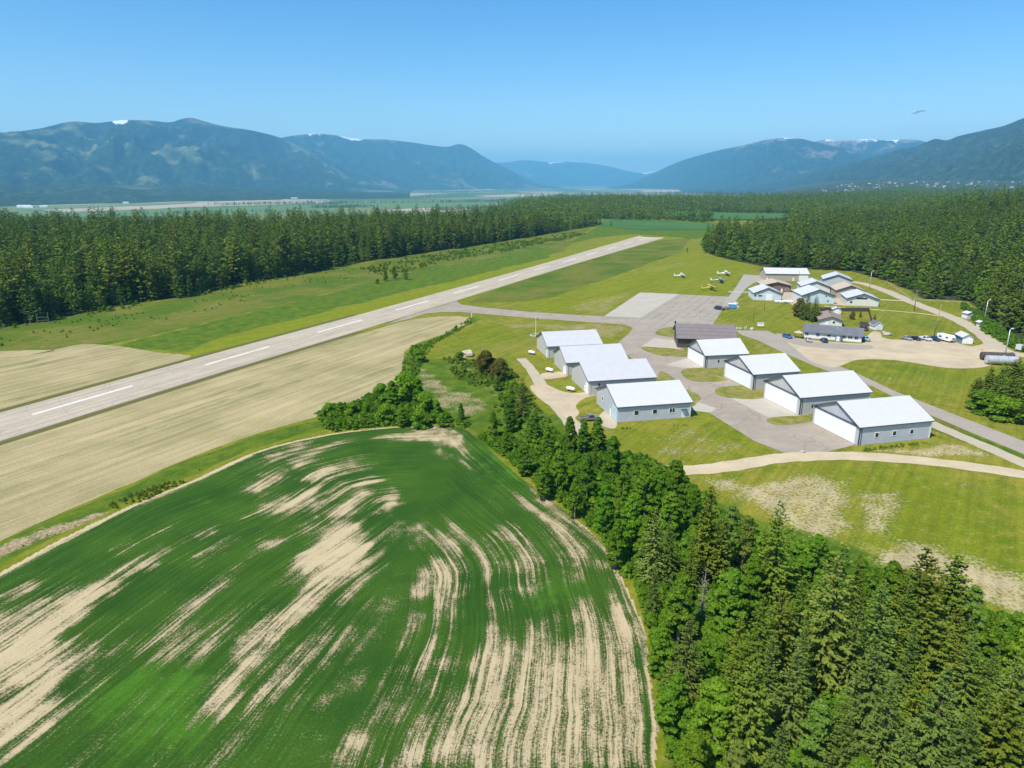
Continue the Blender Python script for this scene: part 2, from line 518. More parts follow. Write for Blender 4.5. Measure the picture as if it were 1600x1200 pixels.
mow = t.noise(t.scale(mrot, (0.02, 0.6, 1)), 1.0, 3, 0.6)
base = t.mix(1.0, base, t.ramp(mow, 0.32, 0.68, 0.86, 1.10), 'MULTIPLY')
t.set(b.inputs['Base Color'], base)
b.inputs['Roughness'].default_value = 0.95
b.inputs['Specular IOR Level'].default_value = 0.1
bump = t.n('ShaderNodeBump', {'Strength': 0.6, 'Distance': 0.25, 'Height': n3})
t.set(b.inputs['Normal'], bump)
me = grid_mesh('ground', np.stack([gx, gy, gz], 1), F4, m_ground, att, True)
ground = link(bpy.data.objects.new('ground', me)); ground['kind'] = 'structure'

# ------------------------------------------------------------------ mountains round the valley
def mountain_mat(name, forest, clearing, rock, snow, snow_line, clear_amt):
    m, t, b = material(name)
    P = t.pos()
    a = t.noise(P, 0.00045, 6, 0.62, 0.6)
    c = t.noise(P, 0.0012, 6, 0.7, 0.8)
    d = t.noise(P, 0.006, 4, 0.7)
    e = t.noise(P, 0.02, 3, 0.7)
    col = t.mix(t.ramp(d, 0.35, 0.65), tuple(v * 0.7 for v in forest), tuple(v * 1.35 for v in forest))
    col = t.mix(t.ramp(e, 0.42, 0.58), col, tuple(v * 0.4 for v in forest))
    col = t.mix(t.ramp(t.noise(P, 0.011, 4, 0.75), 0.54, 0.66, 0, 0.55), col, tuple(v * 2.6 for v in forest))
    col = t.mix(t.ramp(t.math('ADD', t.math('MULTIPLY', a, 0.5), t.math('MULTIPLY', c, 0.5)), 0.62 - clear_amt, 0.70 - clear_amt, 0, 0.85), col, clearing)
    hz = t.attr('rel')
    r = t.math('ADD', hz, t.math('MULTIPLY', t.math('SUBTRACT', c, 0.5), 0.9))
    col = t.mix(t.ramp(r, 0.86, 1.02, 0, 0.8), col, rock)
    if snow:
        s = t.math('ADD', t.attr('snow'), t.math('MULTIPLY', t.math('SUBTRACT', d, 0.5), 1.2))
        col = t.mix(t.ramp(s, 0.5, 0.62), col, (0.88, 0.89, 0.92))
    t.set(b.inputs['Base Color'], col)
    b.inputs['Roughness'].default_value = 1.0
    b.inputs['Specular IOR Level'].default_value = 0.0
    return m

def mountain(label_, prof, dists, Lf, base_z, spur, mat, seed, snow=(), rows=90, cols=420, wob_=1.0):
    """prof: skyline as (pixel x, pixel y); dists: (pixel x, metres) of the ridge"""
    px = np.array([p[0] for p in prof], float); py = np.array([p[1] for p in prof], float)
    X = np.linspace(px[0], px[-1], cols)
    S = spline(prof, False, 12); sx = np.array([p[0] for p in S]); sy = np.array([p[1] for p in S])
    Y = np.interp(X, sx, sy)
    D = np.interp(X, [d[0] for d in dists], [d[1] for d in dists])
    rx = np.zeros(cols); ry = np.zeros(cols); rz = np.zeros(cols)
    u = (X - 800) / F; v = (600 - Y) / F
    dy = CP + v * SP; dz = -SP + v * CP
    tt = D / np.hypot(u, dy)
    rx, ry, rz = u * tt, dy * tt, H + dz * tt
    hd = np.hypot(rx, ry)
    nx, ny = -rx / hd, -ry / hd
    sarc = np.concatenate([[0], np.cumsum(np.hypot(np.diff(rx), np.diff(ry)))])
    T = np.concatenate([np.linspace(-0.7, 0, 14)[:-1], np.linspace(0, 1, rows)])
    TT, SS = np.meshgrid(T, sarc, indexing='ij')
    RX, RY, RZ = (np.broadcast_to(a, TT.shape) for a in (rx, ry, rz))
    NX, NY = np.broadcast_to(nx, TT.shape), np.broadcast_to(ny, TT.shape)
    rel = RZ - base_z
    ta = np.abs(TT)
    # spurs and gullies running down from the ridge
    wx = SS / spur + (fbm(SS / spur * 0.7, TT * 2.0, 3, seed + 3) - 0.5) * 1.6
    rid = 1 - np.abs(2 * fbm(wx, TT * 0.9 + seed, 4, seed) - 1)
    rid2 = 1 - np.abs(2 * fbm(wx * 3.1, TT * 3.5 + seed, 4, seed + 50) - 1)
    prof_t = (1 - ta) ** 1.12
    env = np.clip(ta * 4, 0, 1) * (1 - ta) ** 0.7
    z = base_z + rel * (prof_t + wob_ * env * ((rid - 0.72) * 0.85 + (rid2 - 0.7) * 0.36))
    z = z + rel * env * (0.16 * (np.abs(2 * fbm(SS / 420 + 9, TT * Lf / 900, 4, seed + 9) - 1) - 0.35) + 0.05 * (fbm(SS / 110, TT * Lf / 160, 3, seed + 19) - 0.5))
    z = np.minimum(z, base_z + rel * (1.0 - 0.25 * ta) + 4)
    z = np.maximum(z, base_z - 1)
    L = Lf * (1 + 0.35 * (fbm(SS / spur * 0.8, TT * 0 + 1.5, 2, seed + 30) - 0.5)) * np.where(TT < 0, 1, 1)
    x = RX + NX * TT * L; y = RY + NY * TT * L
    r = (z - base_z) / rel.max()
    sn = np.zeros(TT.shape)
    PX = np.broadcast_to(X, TT.shape)
    for (x0, w, zz) in snow:
        sn = np.maximum(sn, np.exp(-((PX - x0) / w) ** 2) * np.clip(1.15 - ta / zz, 0, 1))
    nr, nc = TT.shape
    ii = np.arange(nr * nc).reshape(nr, nc)
    F4 = np.stack([ii[:-1, :-1], ii[1:, :-1], ii[1:, 1:], ii[:-1, 1:]], -1).reshape(-1, 4)
    me = grid_mesh('mountain', np.stack([x.ravel(), y.ravel(), z.ravel()], 1), F4, mat, {'rel': r.ravel(), 'snow': sn.ravel()}, True)
    o = link(bpy.data.objects.new('mountain', me)); o['kind'] = 'structure'
    return o

FG = (0.020, 0.042, 0.020)
mm1 = mountain_mat('near_range', FG, (0.17, 0.19, 0.085), (0.17, 0.135, 0.09), True, 0, 0.105)
mm2 = mountain_mat('rocky_range', FG, (0.22, 0.18, 0.12), (0.30, 0.235, 0.18), True, 0, 0.075)
mm5 = mountain_mat('forest_range', (0.034, 0.056, 0.022), (0.10, 0.12, 0.04), (0.06, 0.075, 0.03), False, 0, 0.05)
mountain('left', [(-500, 230), (-320, 190), (-150, 212), (0, 207), (60, 201), (110, 190), (150, 192), (190, 188), (230, 188), (265, 191), (283, 186), (300, 184), (318, 189), (345, 196), (400, 206), (440, 216), (480, 234), (530, 257), (580, 279), (620, 292), (680, 300)],
         [(-500, 10500), (0, 11500), (300, 13200), (680, 16000)], 3800, -101, 1900, mm1, 11, [(188, 14, 0.08)], 110, 560)
mountain('foot', [(-420, 290), (-200, 286), (0, 288), (90, 291), (160, 288), (250, 291), (330, 294), (420, 295), (500, 298.5), (570, 301), (640, 303)], [(-420, 7000), (640, 9500)], 2100, -101, 700, mm5, 83, [], 60, 420)
mountain('left_mid', [(330, 240), (400, 224), (440, 215), (465, 211), (490, 209), (520, 211), (560, 217), (600, 218), (640, 222), (680, 228), (700, 229), (718, 225), (735, 231), (760, 247), (790, 262), (825, 280), (850, 289), (880, 293)],
         [(330, 16600), (700, 18500), (880, 22000)], 4200, -101, 2400, mm2, 23, [(492, 17, 0.28), (540, 34, 0.07)], 100, 460)
mountain('far', [(740, 262), (765, 256), (795, 253), (822, 250), (850, 253), (870, 254), (885, 252), (910, 254), (935, 257), (960, 262), (985, 268), (1005, 270), (1020, 268), (1040, 270), (1080, 272), (1120, 275)],
         [(740, 32000), (1120, 34000)], 5500, -101, 3000, mm2, 31, [(870, 20, 0.3), (895, 14, 0.28), (1015, 16, 0.3)], 60, 300)
mountain('right_back', [(1180, 240), (1230, 226), (1270, 222), (1290, 218), (1310, 220), (1335, 219), (1355, 217), (1380, 219), (1410, 218), (1435, 219), (1460, 226), (1500, 240), (1560, 250)],
         [(1180, 19000), (1560, 18500)], 3800, -60, 2400, mm2, 47, [(1300, 14, 0.2), (1350, 28, 0.26), (1395, 14, 0.2)], 80, 300)
mountain('right_mid', [(940, 293), (975, 289), (1010, 276), (1035, 264), (1060, 253), (1085, 245), (1110, 238), (1140, 231), (1160, 227), (1185, 221), (1200, 218), (1220, 216), (1245, 216), (1265, 220), (1290, 226), (1330, 236), (1380, 250), (1450, 262), (1520, 275)],
         [(940, 23000), (1230, 16200), (1520, 14000)], 4000, -101, 2100, mm2, 59, [(1235, 12, 0.1)], 100, 420)
mountain('right', [(1060, 297.2), (1100, 295), (1140, 291), (1200, 284), (1260, 273), (1300, 263), (1350, 250), (1400, 235), (1430, 229), (1450, 221), (1462, 217), (1480, 219), (1500, 212), (1540, 203), (1570, 196), (1600, 184), (1650, 166), (1720, 150), (1850, 130), (2000, 150)],
         [(1060, 14500), (1140, 13500), (1350, 11000), (1600, 9200), (2000, 8000)], 3600, -101, 1500, mm5, 67, [], 120, 520)

# ------------------------------------------------------------------ the air between here and the mountains
def add_haze():
    m = bpy.data.materials.new('haze_air'); m.use_nodes = True
    nt = m.node_tree
    for n in list(nt.nodes):
        if n.type == 'BSDF_PRINCIPLED': nt.nodes.remove(n)
    pv = nt.nodes.new('ShaderNodeVolumePrincipled')
    pv.inputs['Color'].default_value = (0.24, 0.65, 1.0, 1)
    pv.inputs['Density'].default_value = HAZE
    pv.inputs['Anisotropy'].default_value = 0.0
    out = [n for n in nt.nodes if n.type == 'OUTPUT_MATERIAL'][0]
    nt.links.new(pv.outputs[0], out.inputs['Volume'])
    bx = MB().box(-62000, 62000, -6000, 40000, -103.5, 1330)
    o = bx.build('haze', m); o['kind'] = 'stuff'
HAZE = 6.0e-5
add_haze()

# ------------------------------------------------------------------ paved and worked ground, laid as sheets
def paving_mat(name, c1, c2, crack=0.0, streak=None, scale=1.0, seam=None):
    m, t, b = material(name)
    P = t.pos()
    a = t.noise(P, 0.12 * scale, 5, 0.65)
    c = t.noise(P, 1.8 * scale, 4, 0.7)
    c1 = (c1[0], c1[1], c1[2] * 0.90); c2 = (c2[0], c2[1], c2[2] * 0.90)
    col = t.mix(t.ramp(a, 0.35, 0.65), c1, c2)
    if streak:
        w = t.noise(t.scale(t.n('ShaderNodeVectorRotate', {0: P, 'Angle': streak}, rotation_type='Z_AXIS').outputs[0], (0.015, 0.55, 1)), 1.0, 4, 0.6)
        col = t.mix(1.0, col, t.ramp(w, 0.3, 0.7, 0.84, 1.1), 'MULTIPLY')
    if crack:
        v = t.n('ShaderNodeTexVoronoi', {'Scale': 0.1, 'Randomness': 1.0}, feature='DISTANCE_TO_EDGE')
        t.set(v.inputs['Vector'], P)
        col = t.mix(t.ramp(v.outputs['Distance'], 0.004, 0.02, crack, 0), col, tuple(x * 0.4 for x in c1))
    if seam is not None:
        rv = t.n('ShaderNodeVectorRotate', {0: P, 'Angle': -seam}, rotation_type='Z_AXIS').outputs[0]
        sy = t.n('ShaderNodeSeparateXYZ', {0: rv}).outputs[1]
        wob_ = t.math('MULTIPLY', t.noise(P, 0.15, 3, 0.6), 1.2)
        fr = t.math('ABSOLUTE', t.math('SUBTRACT', t.math('FRACT', t.math('MULTIPLY', t.math('ADD', sy, wob_), 1 / 4.2)), 0.5))
        ln = t.math('MULTIPLY', t.ramp(fr, 0.035, 0.075, 1, 0), t.ramp(t.noise(t.scale(rv, (0.06, 0.3, 1)), 1.0, 3, 0.6), 0.38, 0.6))
        col = t.mix(t.math('MULTIPLY', ln, 0.6), col, tuple(x * 0.4 for x in c1))
    col = t.mix(1.0, col, t.ramp(c, 0.25, 0.75, 0.86, 1.08), 'MULTIPLY')
    t.set(b.inputs['Base Color'], col)
    b.inputs['Roughness'].default_value = 0.9
    b.inputs['Specular IOR Level'].default_value = 0.15
    return m

RWY = math.atan2(G(820, 420)[1] - G(0, 645)[1], G(820, 420)[0] - G(0, 645)[0])
m_rwy = paving_mat('runway_asphalt', (0.47, 0.405, 0.335), (0.425, 0.37, 0.31), 0.25, -RWY)
m_asph = paving_mat('old_asphalt', (0.37, 0.315, 0.275), (0.31, 0.27, 0.235), 0.35)
m_road = paving_mat('road_asphalt', (0.33, 0.29, 0.26), (0.36, 0.315, 0.28), 0.0)
m_conc = paving_mat('pale_concrete', (0.42, 0.385, 0.345), (0.46, 0.42, 0.38), 0.0)
m_pad = paving_mat('white_concrete', (0.48, 0.45, 0.40), (0.42, 0.40, 0.36), 0.0)
m_gravel = paving_mat('gravel', (0.52, 0.43, 0.32), (0.44, 0.36, 0.27), 0.0, None, 1.3)
m_gravel2 = paving_mat('grey_gravel', (0.42, 0.37, 0.295), (0.48, 0.41, 0.33), 0.0, None, 1.3)
m_dirt = paving_mat('pale_dirt', (0.56, 0.465, 0.34), (0.48, 0.40, 0.285), 0.0, None, 1.2)
m_line = paint('road_paint', (0.74, 0.73, 0.68), 0.7, 0, 0.15, 0.3)

rd = np.array([math.cos(RWY), math.sin(RWY)])
pn = np.array([-rd[1], rd[0]])
R0 = np.array(G(0, 645)); R1 = np.array(G(0, 689))
far_e = [tuple(R0 - rd * 150), tuple(R0)] + GP([(360, 545.6), (560, 492), (820, 420), (988, 371.5)])
near_e = GP([(1031, 373.5), (900, 412), (820, 436.5), (560, 517), (360, 577)]) + [tuple(R1), tuple(R1 - rd * 150)]
sheet('runway', far_e + near_e, 0.030, m_rwy)
# edges: bare margin strips along the tarmac and the dark unmown grass
m_edge, t, b = material('edge_grass')
P = t.pos()
c = t.mix(t.ramp(t.noise(P, 0.5, 5, 0.7), 0.35, 0.65), (0.10, 0.115, 0.014), (0.155, 0.12, 0.04))
t.set(b.inputs['Base Color'], t.mix(t.ramp(t.noise(P, 2.0, 3, 0.7), 0.4, 0.7), c, (0.085, 0.11, 0.022)))
b.inputs['Roughness'].default_value = 1.0
def offset_line(pts, d):
    return [tuple(np.array(p) + pn * d) for p in pts]
sheet('grass_strip', offset_line(far_e[:4], 3.2) + far_e[:4][::-1], 0.022, m_edge)
ne2 = near_e[3:]
sheet('grass_strip', ne2 + offset_line(ne2, -3.4)[::-1], 0.022, m_edge)
m_margin = paving_mat('tarmac_margin', (0.16, 0.12, 0.10), (0.20, 0.155, 0.12), 0.0)
sheet('tarmac_margin', ne2 + offset_line(ne2, -0.9)[::-1], 0.026, m_margin)
cw = (R0 + R1) / 2
cl = np.array(G(50, 648)); off = (cl - R0) @ pn
s0 = (cl - R0) @ rd
for k in range(-2, 13):
    a = R0 + rd * (s0 + 59.2 * k) + pn * off; e = a + rd * 31.0
    w = pn * 0.5
    sheet('runway_centre_line', [tuple(a + w), tuple(a - w), tuple(e - w), tuple(e + w)], 0.040, m_line)
# threshold apron of bare gravel beyond the far end
sheet('gravel_overrun', GP([(988, 371.5), (1031, 373.5), (1050, 368), (1010, 366)]), 0.024, m_dirt)

# taxiways and aprons
SEAM = math.atan2(G(1061, 459.5)[1] - G(1000, 496.5)[1], G(1061, 459.5)[0] - G(1000, 496.5)[0])
sheet('taxiway', GP([(600, 508), (640, 493), (690, 478), (714, 470), (716, 473), (722, 476), (760, 481), (830, 487.5), (900, 492), (940, 494), (1010, 494), (1040, 505), (1020, 514), (990, 513), (975, 507), (900, 502), (830, 497), (760, 491), (720, 487.5), (690, 487.5), (665, 490), (640, 498)]), 0.034, m_asph)
sheet('taxi_lane', GP([(990, 505), (988, 514), (984, 520), (970, 532), (961, 541), (985, 558), (1000, 573), (1025, 590), (1046, 604), (1075, 622), (1100, 640), (1140, 665), (1180, 690), (1228, 709), (1290, 706), (1322, 699), (1345, 692), (1280, 655), (1262, 648), (1240, 640), (1215, 622), (1190, 612), (1165, 600), (1135, 578), (1110, 570), (1092, 557), (1070, 549), (1062, 540), (1060, 520), (1052, 505), (1020, 500)]), 0.038, m_asph)
sheet('apron', GP([(998, 497), (1060, 460), (1137, 463.5), (1145, 464), (1133, 478), (1124, 492), (1112, 509), (1090, 516), (1040, 516), (990, 512)]), 0.042, paving_mat('apron_asphalt', (0.38, 0.33, 0.29), (0.32, 0.285, 0.25), 0.3, None, 1.0, SEAM))
sheet('apron_slab', GP([(944, 494), (1000, 457), (1061, 459.5), (1000, 496.5)]), 0.046, m_conc)
sheet('taxiway', GP([(1133, 470), (1143, 458), (1153, 444), (1162, 429), (1197, 431), (1197, 440), (1178, 442), (1166, 450), (1153, 466), (1143, 480), (1130, 478)]), 0.048, paving_mat('new_asphalt', (0.37, 0.345, 0.32), (0.35, 0.325, 0.30)))
sheet('concrete_pad', GP([(1003, 541), (1022, 528), (1060, 533), (1058, 545)]), 0.050, m_conc)
sheet('concrete_pad', GP([(1034, 543), (1048, 531), (1062, 531), (1062, 546)]), 0.056, m_pad)
sheet('concrete_pad', GP([(1074, 641), (1092, 629), (1120, 638), (1110, 645)]), 0.050, m_pad)
sheet('concrete_pad', GP([(1040, 570), (1082, 557), (1100, 577), (1060, 574)]), 0.044, m_conc)
sheet('concrete_pad', GP([(1140, 622), (1195, 622), (1250, 650), (1200, 652)]), 0.044, m_conc)
m_island, t, b = material('mown_grass')
P = t.pos()
c = t.mix(t.ramp(t.noise(P, 0.25, 5, 0.7), 0.38, 0.58), (0.13, 0.18, 0.012), (0.26, 0.215, 0.06))
c = t.mix(t.ramp(t.noise(P, 0.5, 5, 0.75), 0.55, 0.68), c, (0.34, 0.27, 0.13))
t.set(b.inputs['Base Color'], t.mix(1.0, c, t.ramp(t.noise(P, 2.5, 3, 0.7), 0.3, 0.7, 0.75, 1.15), 'MULTIPLY'))
b.inputs['Roughness'].default_value = 1.0
for isl in ([(1197, 657), (1210, 652), (1240, 650), (1270, 649), (1272, 657), (1245, 663), (1212, 664)],
            [(1117, 611), (1124, 606), (1150, 603), (1182, 603), (1200, 618), (1178, 624), (1142, 622), (1122, 618)],
            [(1064, 580), (1082, 575), (1130, 576), (1131, 590), (1139, 594), (1110, 597), (1085, 596), (1070, 590)],
            [(1001, 543), (1030, 543), (1062, 546), (1088, 552), (1086, 557), (1045, 557), (1020, 553)],
            [(1024, 522), (1032, 514), (1062, 511), (1062, 527), (1042, 526)],
            [(1028, 588), (1034, 580), (1054, 592), (1050, 600), (1036, 598)],
            [(1070, 610), (1082, 612), (1096, 622), (1088, 628), (1076, 628)]):
    sheet('grass_island', GP(isl), 0.062, m_island, 3)

# roads
sheet('road', GP([(1148, 516), (1200, 517), (1236, 534), (1262, 553), (1300, 568), (1332, 580), (1400, 612), (1500, 651), (1620, 697), (1900, 808), (1900, 842), (1620, 718), (1520, 677), (1450, 647), (1366, 605), (1320, 590), (1270, 571), (1215, 547), (1185, 532), (1160, 524)]), 0.030, m_road)
sheet('gravel_yard', GP([(1228, 531), (1246, 529), (1262, 531), (1345, 537), (1352, 528), (1364, 518), (1376, 520), (1388, 530), (1480, 533), (1502, 538), (1521, 541), (1545, 536), (1560, 545), (1572, 552), (1556, 566), (1535, 574), (1480, 575), (1400, 563), (1342, 562), (1318, 570), (1300, 574), (1270, 566), (1246, 548)]), 0.036, m_gravel, 3)
sheet('parking_strip', GP([(1212, 521), (1250, 528), (1262, 533), (1345, 539), (1362, 540), (1358, 546), (1300, 545), (1240, 538)]), 0.042, m_road, 3)
ribbon('gravel_road', GP([(1330, 440), (1352, 444), (1385, 455), (1420, 470), (1455, 484), (1490, 497), (1520, 512), (1545, 530), (1562, 545), (1585, 553), (1640, 560)]), 7.0, 0.040, m_gravel2)
ribbon('gravel_road', GP([(1570, 550), (1500, 556), (1400, 556), (1330, 552)]), 9.0, 0.041, m_dirt)
ribbon('path', GP([(1288, 478), (1320, 481), (1370, 484), (1420, 488), (1474, 494)]), 1.8, 0.030, m_dirt)
ribbon('path', GP([(1370, 468), (1392, 469), (1410, 470)]), 3.0, 0.030, m_dirt)
ribbon('path', GP([(1138, 456), (1160, 456.5), (1180, 457)]), 3.4, 0.054, m_pad)
sheet('gravel_yard', GP([(1220, 468), (1228, 452), (1252, 452), (1252, 474), (1240, 477)]), 0.030, m_gravel2)
sheet('gravel_yard', GP([(1302, 476), (1304, 456), (1322, 456), (1324, 478)]), 0.030, m_gravel2)
ribbon('gravel_road', GP([(940, 700), (980, 722), (1030, 733), (1090, 734), (1150, 727), (1210, 717), (1270, 713), (1340, 713), (1430, 719), (1530, 731), (1640, 748), (1800, 775), (2000, 815)]), 5.2, 0.046, m_dirt)
ribbon('gravel_road', GP([(1440, 655), (1490, 677), (1540, 698), (1640, 742), (1800, 812)]), 4.2, 0.034, m_gravel2)
ribbon('gravel_track', GP([(814, 560), (828, 575), (842, 596), (858, 618), (876, 640), (892, 660), (905, 680)]), [3.4, 4.6], 0.030, m_gravel2)
sheet('gravel_patch', GP([(828, 604), (850, 600), (880, 612), (905, 614), (944, 608), (946, 614), (915, 622), (900, 634), (905, 646), (890, 655), (868, 640), (842, 622)]), 0.034, m_gravel, 4)
sheet('gravel_patch', GP([(846, 584), (870, 581), (884, 582), (886, 588), (862, 592), (848, 592)]), 0.034, m_gravel, 3)
sheet('gravel_patch', GP([(936, 650), (950, 641), (964, 661), (958, 670), (940, 664)]), 0.034, m_gravel2, 3)

# stubble fields either side of the runway
m_stub, t, b = material('dry_stubble')
P = t.pos()
rot = t.n('ShaderNodeVectorRotate', {0: P, 'Angle': -RWY + 0.05}, rotation_type='Z_AXIS').outputs[0]
w1 = t.noise(t.scale(rot, (0.012, 0.45, 1)), 1.0, 4, 0.65)
w2 = t.noise(t.scale(rot, (0.05, 1.7, 1)), 1.0, 3, 0.6)
n2 = t.noise(P, 0.05, 5, 0.6)
c = t.mix(t.ramp(n2, 0.35, 0.65), (0.42, 0.35, 0.185), (0.335, 0.29, 0.14))
c = t.mix(t.ramp(t.noise(t.scale(rot, (0.02, 0.12, 1)), 1.0, 5, 0.7), 0.54, 0.72), c, (0.19, 0.21, 0.065))
c = t.mix(1.0, c, t.ramp(w1, 0.3, 0.7, 0.80, 1.12), 'MULTIPLY')
c = t.mix(1.0, c, t.ramp(w2, 0.3, 0.7, 0.88, 1.08), 'MULTIPLY')
c = t.mix(1.0, c, t.ramp(t.noise(P, 1.8, 4, 0.75), 0.3, 0.7, 0.82, 1.1), 'MULTIPLY')
t.set(b.inputs['Base Color'], c)
b.inputs['Roughness'].default_value = 1.0
b.inputs['Specular IOR Level'].default_value = 0.05
def ragged(pts, amp=0.5, n=6, seed=1):
    S = np.array(spline(pts, True, n))
    q = fbm(S[:, 0] / 3, S[:, 1] / 3, 3, seed) - 0.5; r = fbm(S[:, 0] / 3 + 50, S[:, 1] / 3, 3, seed + 4) - 0.5
    S[:, 0] += q * 2 * amp; S[:, 1] += r * 2 * amp
    return [tuple(p) for p in S]
stub1 = offset_line(ne2[::-1], -3.4)
stub1 = stub1 + GP([(480, 547), (560, 523), (620, 505), (660, 497), (700, 494), (726, 495), (735, 499), (728, 507), (690, 523), (648, 538), (632, 552), (628, 575), (625, 600), (560, 636), (500, 650), (400, 678), (300, 714), (200, 757), (100, 800), (0, 845)]) + [(-95, 95), (-125, 62)]
sheet('stubble_field', ragged(stub1, 0.5), 0.012, m_stub)
stub2 = offset_line([far_e[0], far_e[1]], 3.2) + GP([(150, 603), (240, 577), (296, 558), (285, 554), (250, 551), (200, 543), (150, 538), (120, 539), (60, 552), (0, 561)]) + [(-185, 255), (-330, 210)]
sheet('stubble_field', ragged(stub2, 0.5), 0.012, m_stub)

# ------------------------------------------------------------------ the crop with its bare, curving drill rows
_e0 = np.array(G(0, 894)); _e1 = np.array(G(120, 830)); _ed = (_e0 - _e1) / np.linalg.norm(_e0 - _e1)
LEFT_E = [tuple(_e0 + _ed * 150), tuple(_e0 + _ed * 90), tuple(_e0 + _ed * 40)] + GP([(0, 894), (100, 840), (200, 792), (300, 751), (400, 706), (500, 681), (600, 668), (680, 665)])
RIGHT_E = GP([(680, 665), (722, 669), (745, 685), (765, 703), (800, 735), (850, 774), (905, 815), (950, 860), (977, 910), (1000, 960), (1013, 1010), (1021, 1080), (1028, 1133), (1034, 1220)]) + [(19, 40), (21, -20)]
LE = spline(LEFT_E, False, 8); RE = spline(RIGHT_E, False, 8)
crop_poly = LE + RE[1:]
st = 0.36
cx, cy = np.meshgrid(np.arange(-140, 24, st), np.arange(26, 176, st))
cn = cx.shape
cx = cx.ravel(); cy = cy.ravel()
edge_n = (fbm(cx / 1.4, cy / 1.4, 3, 77) - 0.5) * 0.45
cs = sdf(cx, cy, crop_poly) + edge_n
dl = dist_line(cx, cy, LE) * 1.0
dr0 = dist_line(cx, cy, RE)
dr = dr0 * 1.8
kk = 5.0
mn = np.minimum(dl, dr)
crest = smooth(1.0, 13.0, np.abs(dl - dr) + (fbm(cx / 5, cy / 5, 3, 93) - 0.5) * 9)
row = np.where(dl < dr, dl, dr0 * 1.15 + 300) + (fbm(cx / 18, cy / 18, 2, 95) - 0.5) * 3
bare = np.zeros(cx.shape); bright = np.zeros(cx.shape)
wv = (fbm(cx / 3.5, cy / 3.5, 3, 21) - 0.5) * 5.0 + (fbm(row * 1.1, cx * 0.03 + cy * 0.03, 3, 31) - 0.5) * 8.0 * crest
def Z1(p): return [(x * .41667, 640 + y * .41667) for x, y in p]
def Z2(p): return [(500 + x * .41667, 640 + y * .41667) for x, y in p]
def patch(px, s, fe=2.6, arr=None, wob=1.0):
    arr = bare if arr is None else arr
    Pp = GP(px)
    q = np.array(Pp); m_ = 8
    sel = (cx > q[:, 0].min() - m_) & (cx < q[:, 0].max() + m_) & (cy > q[:, 1].min() - m_) & (cy < q[:, 1].max() + m_)
    d = sdf(cx[sel], cy[sel], Pp) + wv[sel] * wob
    arr[sel] = np.maximum(arr[sel], np.clip(0.5 + d / (2 * fe), 0, 1) * ((0.40 + 0.24 * s) if arr is bare else s))
for p, s in [
    ([(-60, 770), (0, 765), (200, 715), (330, 655), (470, 580), (600, 520), (640, 535), (450, 650), (340, 740), (360, 770), (300, 830), (260, 900), (230, 1020), (170, 1190), (50, 1260), (-100, 1260)], 0.95),
    ([(-60, 690), (0, 675), (110, 640), (150, 650), (60, 700), (-60, 740)], 0.62),
    ([(400, 530), (600, 445), (615, 455), (450, 530)], 0.72), ([(690, 470), (790, 440), (795, 455), (700, 490)], 0.6), ([(730, 540), (860, 490), (850, 510), (740, 555)], 0.55),
    ([(495, 915), (560, 830), (640, 765), (820, 640), (950, 590), (945, 625), (830, 700), (770, 790), (715, 915), (650, 940), (570, 925)], 0.66),
    ([(745, 900), (795, 810), (880, 755), (855, 825), (770, 905)], 0.62), ([(390, 950), (430, 880), (480, 850), (440, 910)], 0.55),
    ([(300, 1010), (330, 920), (370, 890), (350, 990)], 0.62),
    ([(1000, 170), (1150, 130), (1160, 145), (1020, 190)], 0.66), ([(930, 305), (1000, 250), (1060, 225), (1040, 260), (970, 310)], 0.66),
    ([(940, 420), (1000, 370), (1060, 335), (1140, 300), (1200, 290), (1180, 370), (1070, 395), (980, 400)], 0.8),
    ([(975, 545), (1020, 500), (1060, 495), (1000, 550)], 0.6),
    ([(1100, 620), (1145, 520), (1180, 440), (1250, 420), (1330, 430), (1380, 500), (1420, 540), (1370, 640), (1300, 690), (1230, 690), (1190, 730), (1110, 810), (1010, 900), (900, 1010), (825, 1095), (870, 980), (895, 860), (980, 775), (1105, 700)], 0.95),
    ([(990, 1060), (1070, 940), (1180, 855), (1300, 790), (1330, 800), (1200, 960), (1060, 1040)], 0.8),
    ([(1180, 1090), (1240, 1030), (1344, 1000), (1300, 1080), (1200, 1130)], 0.55),
]: patch(Z1(p), s)
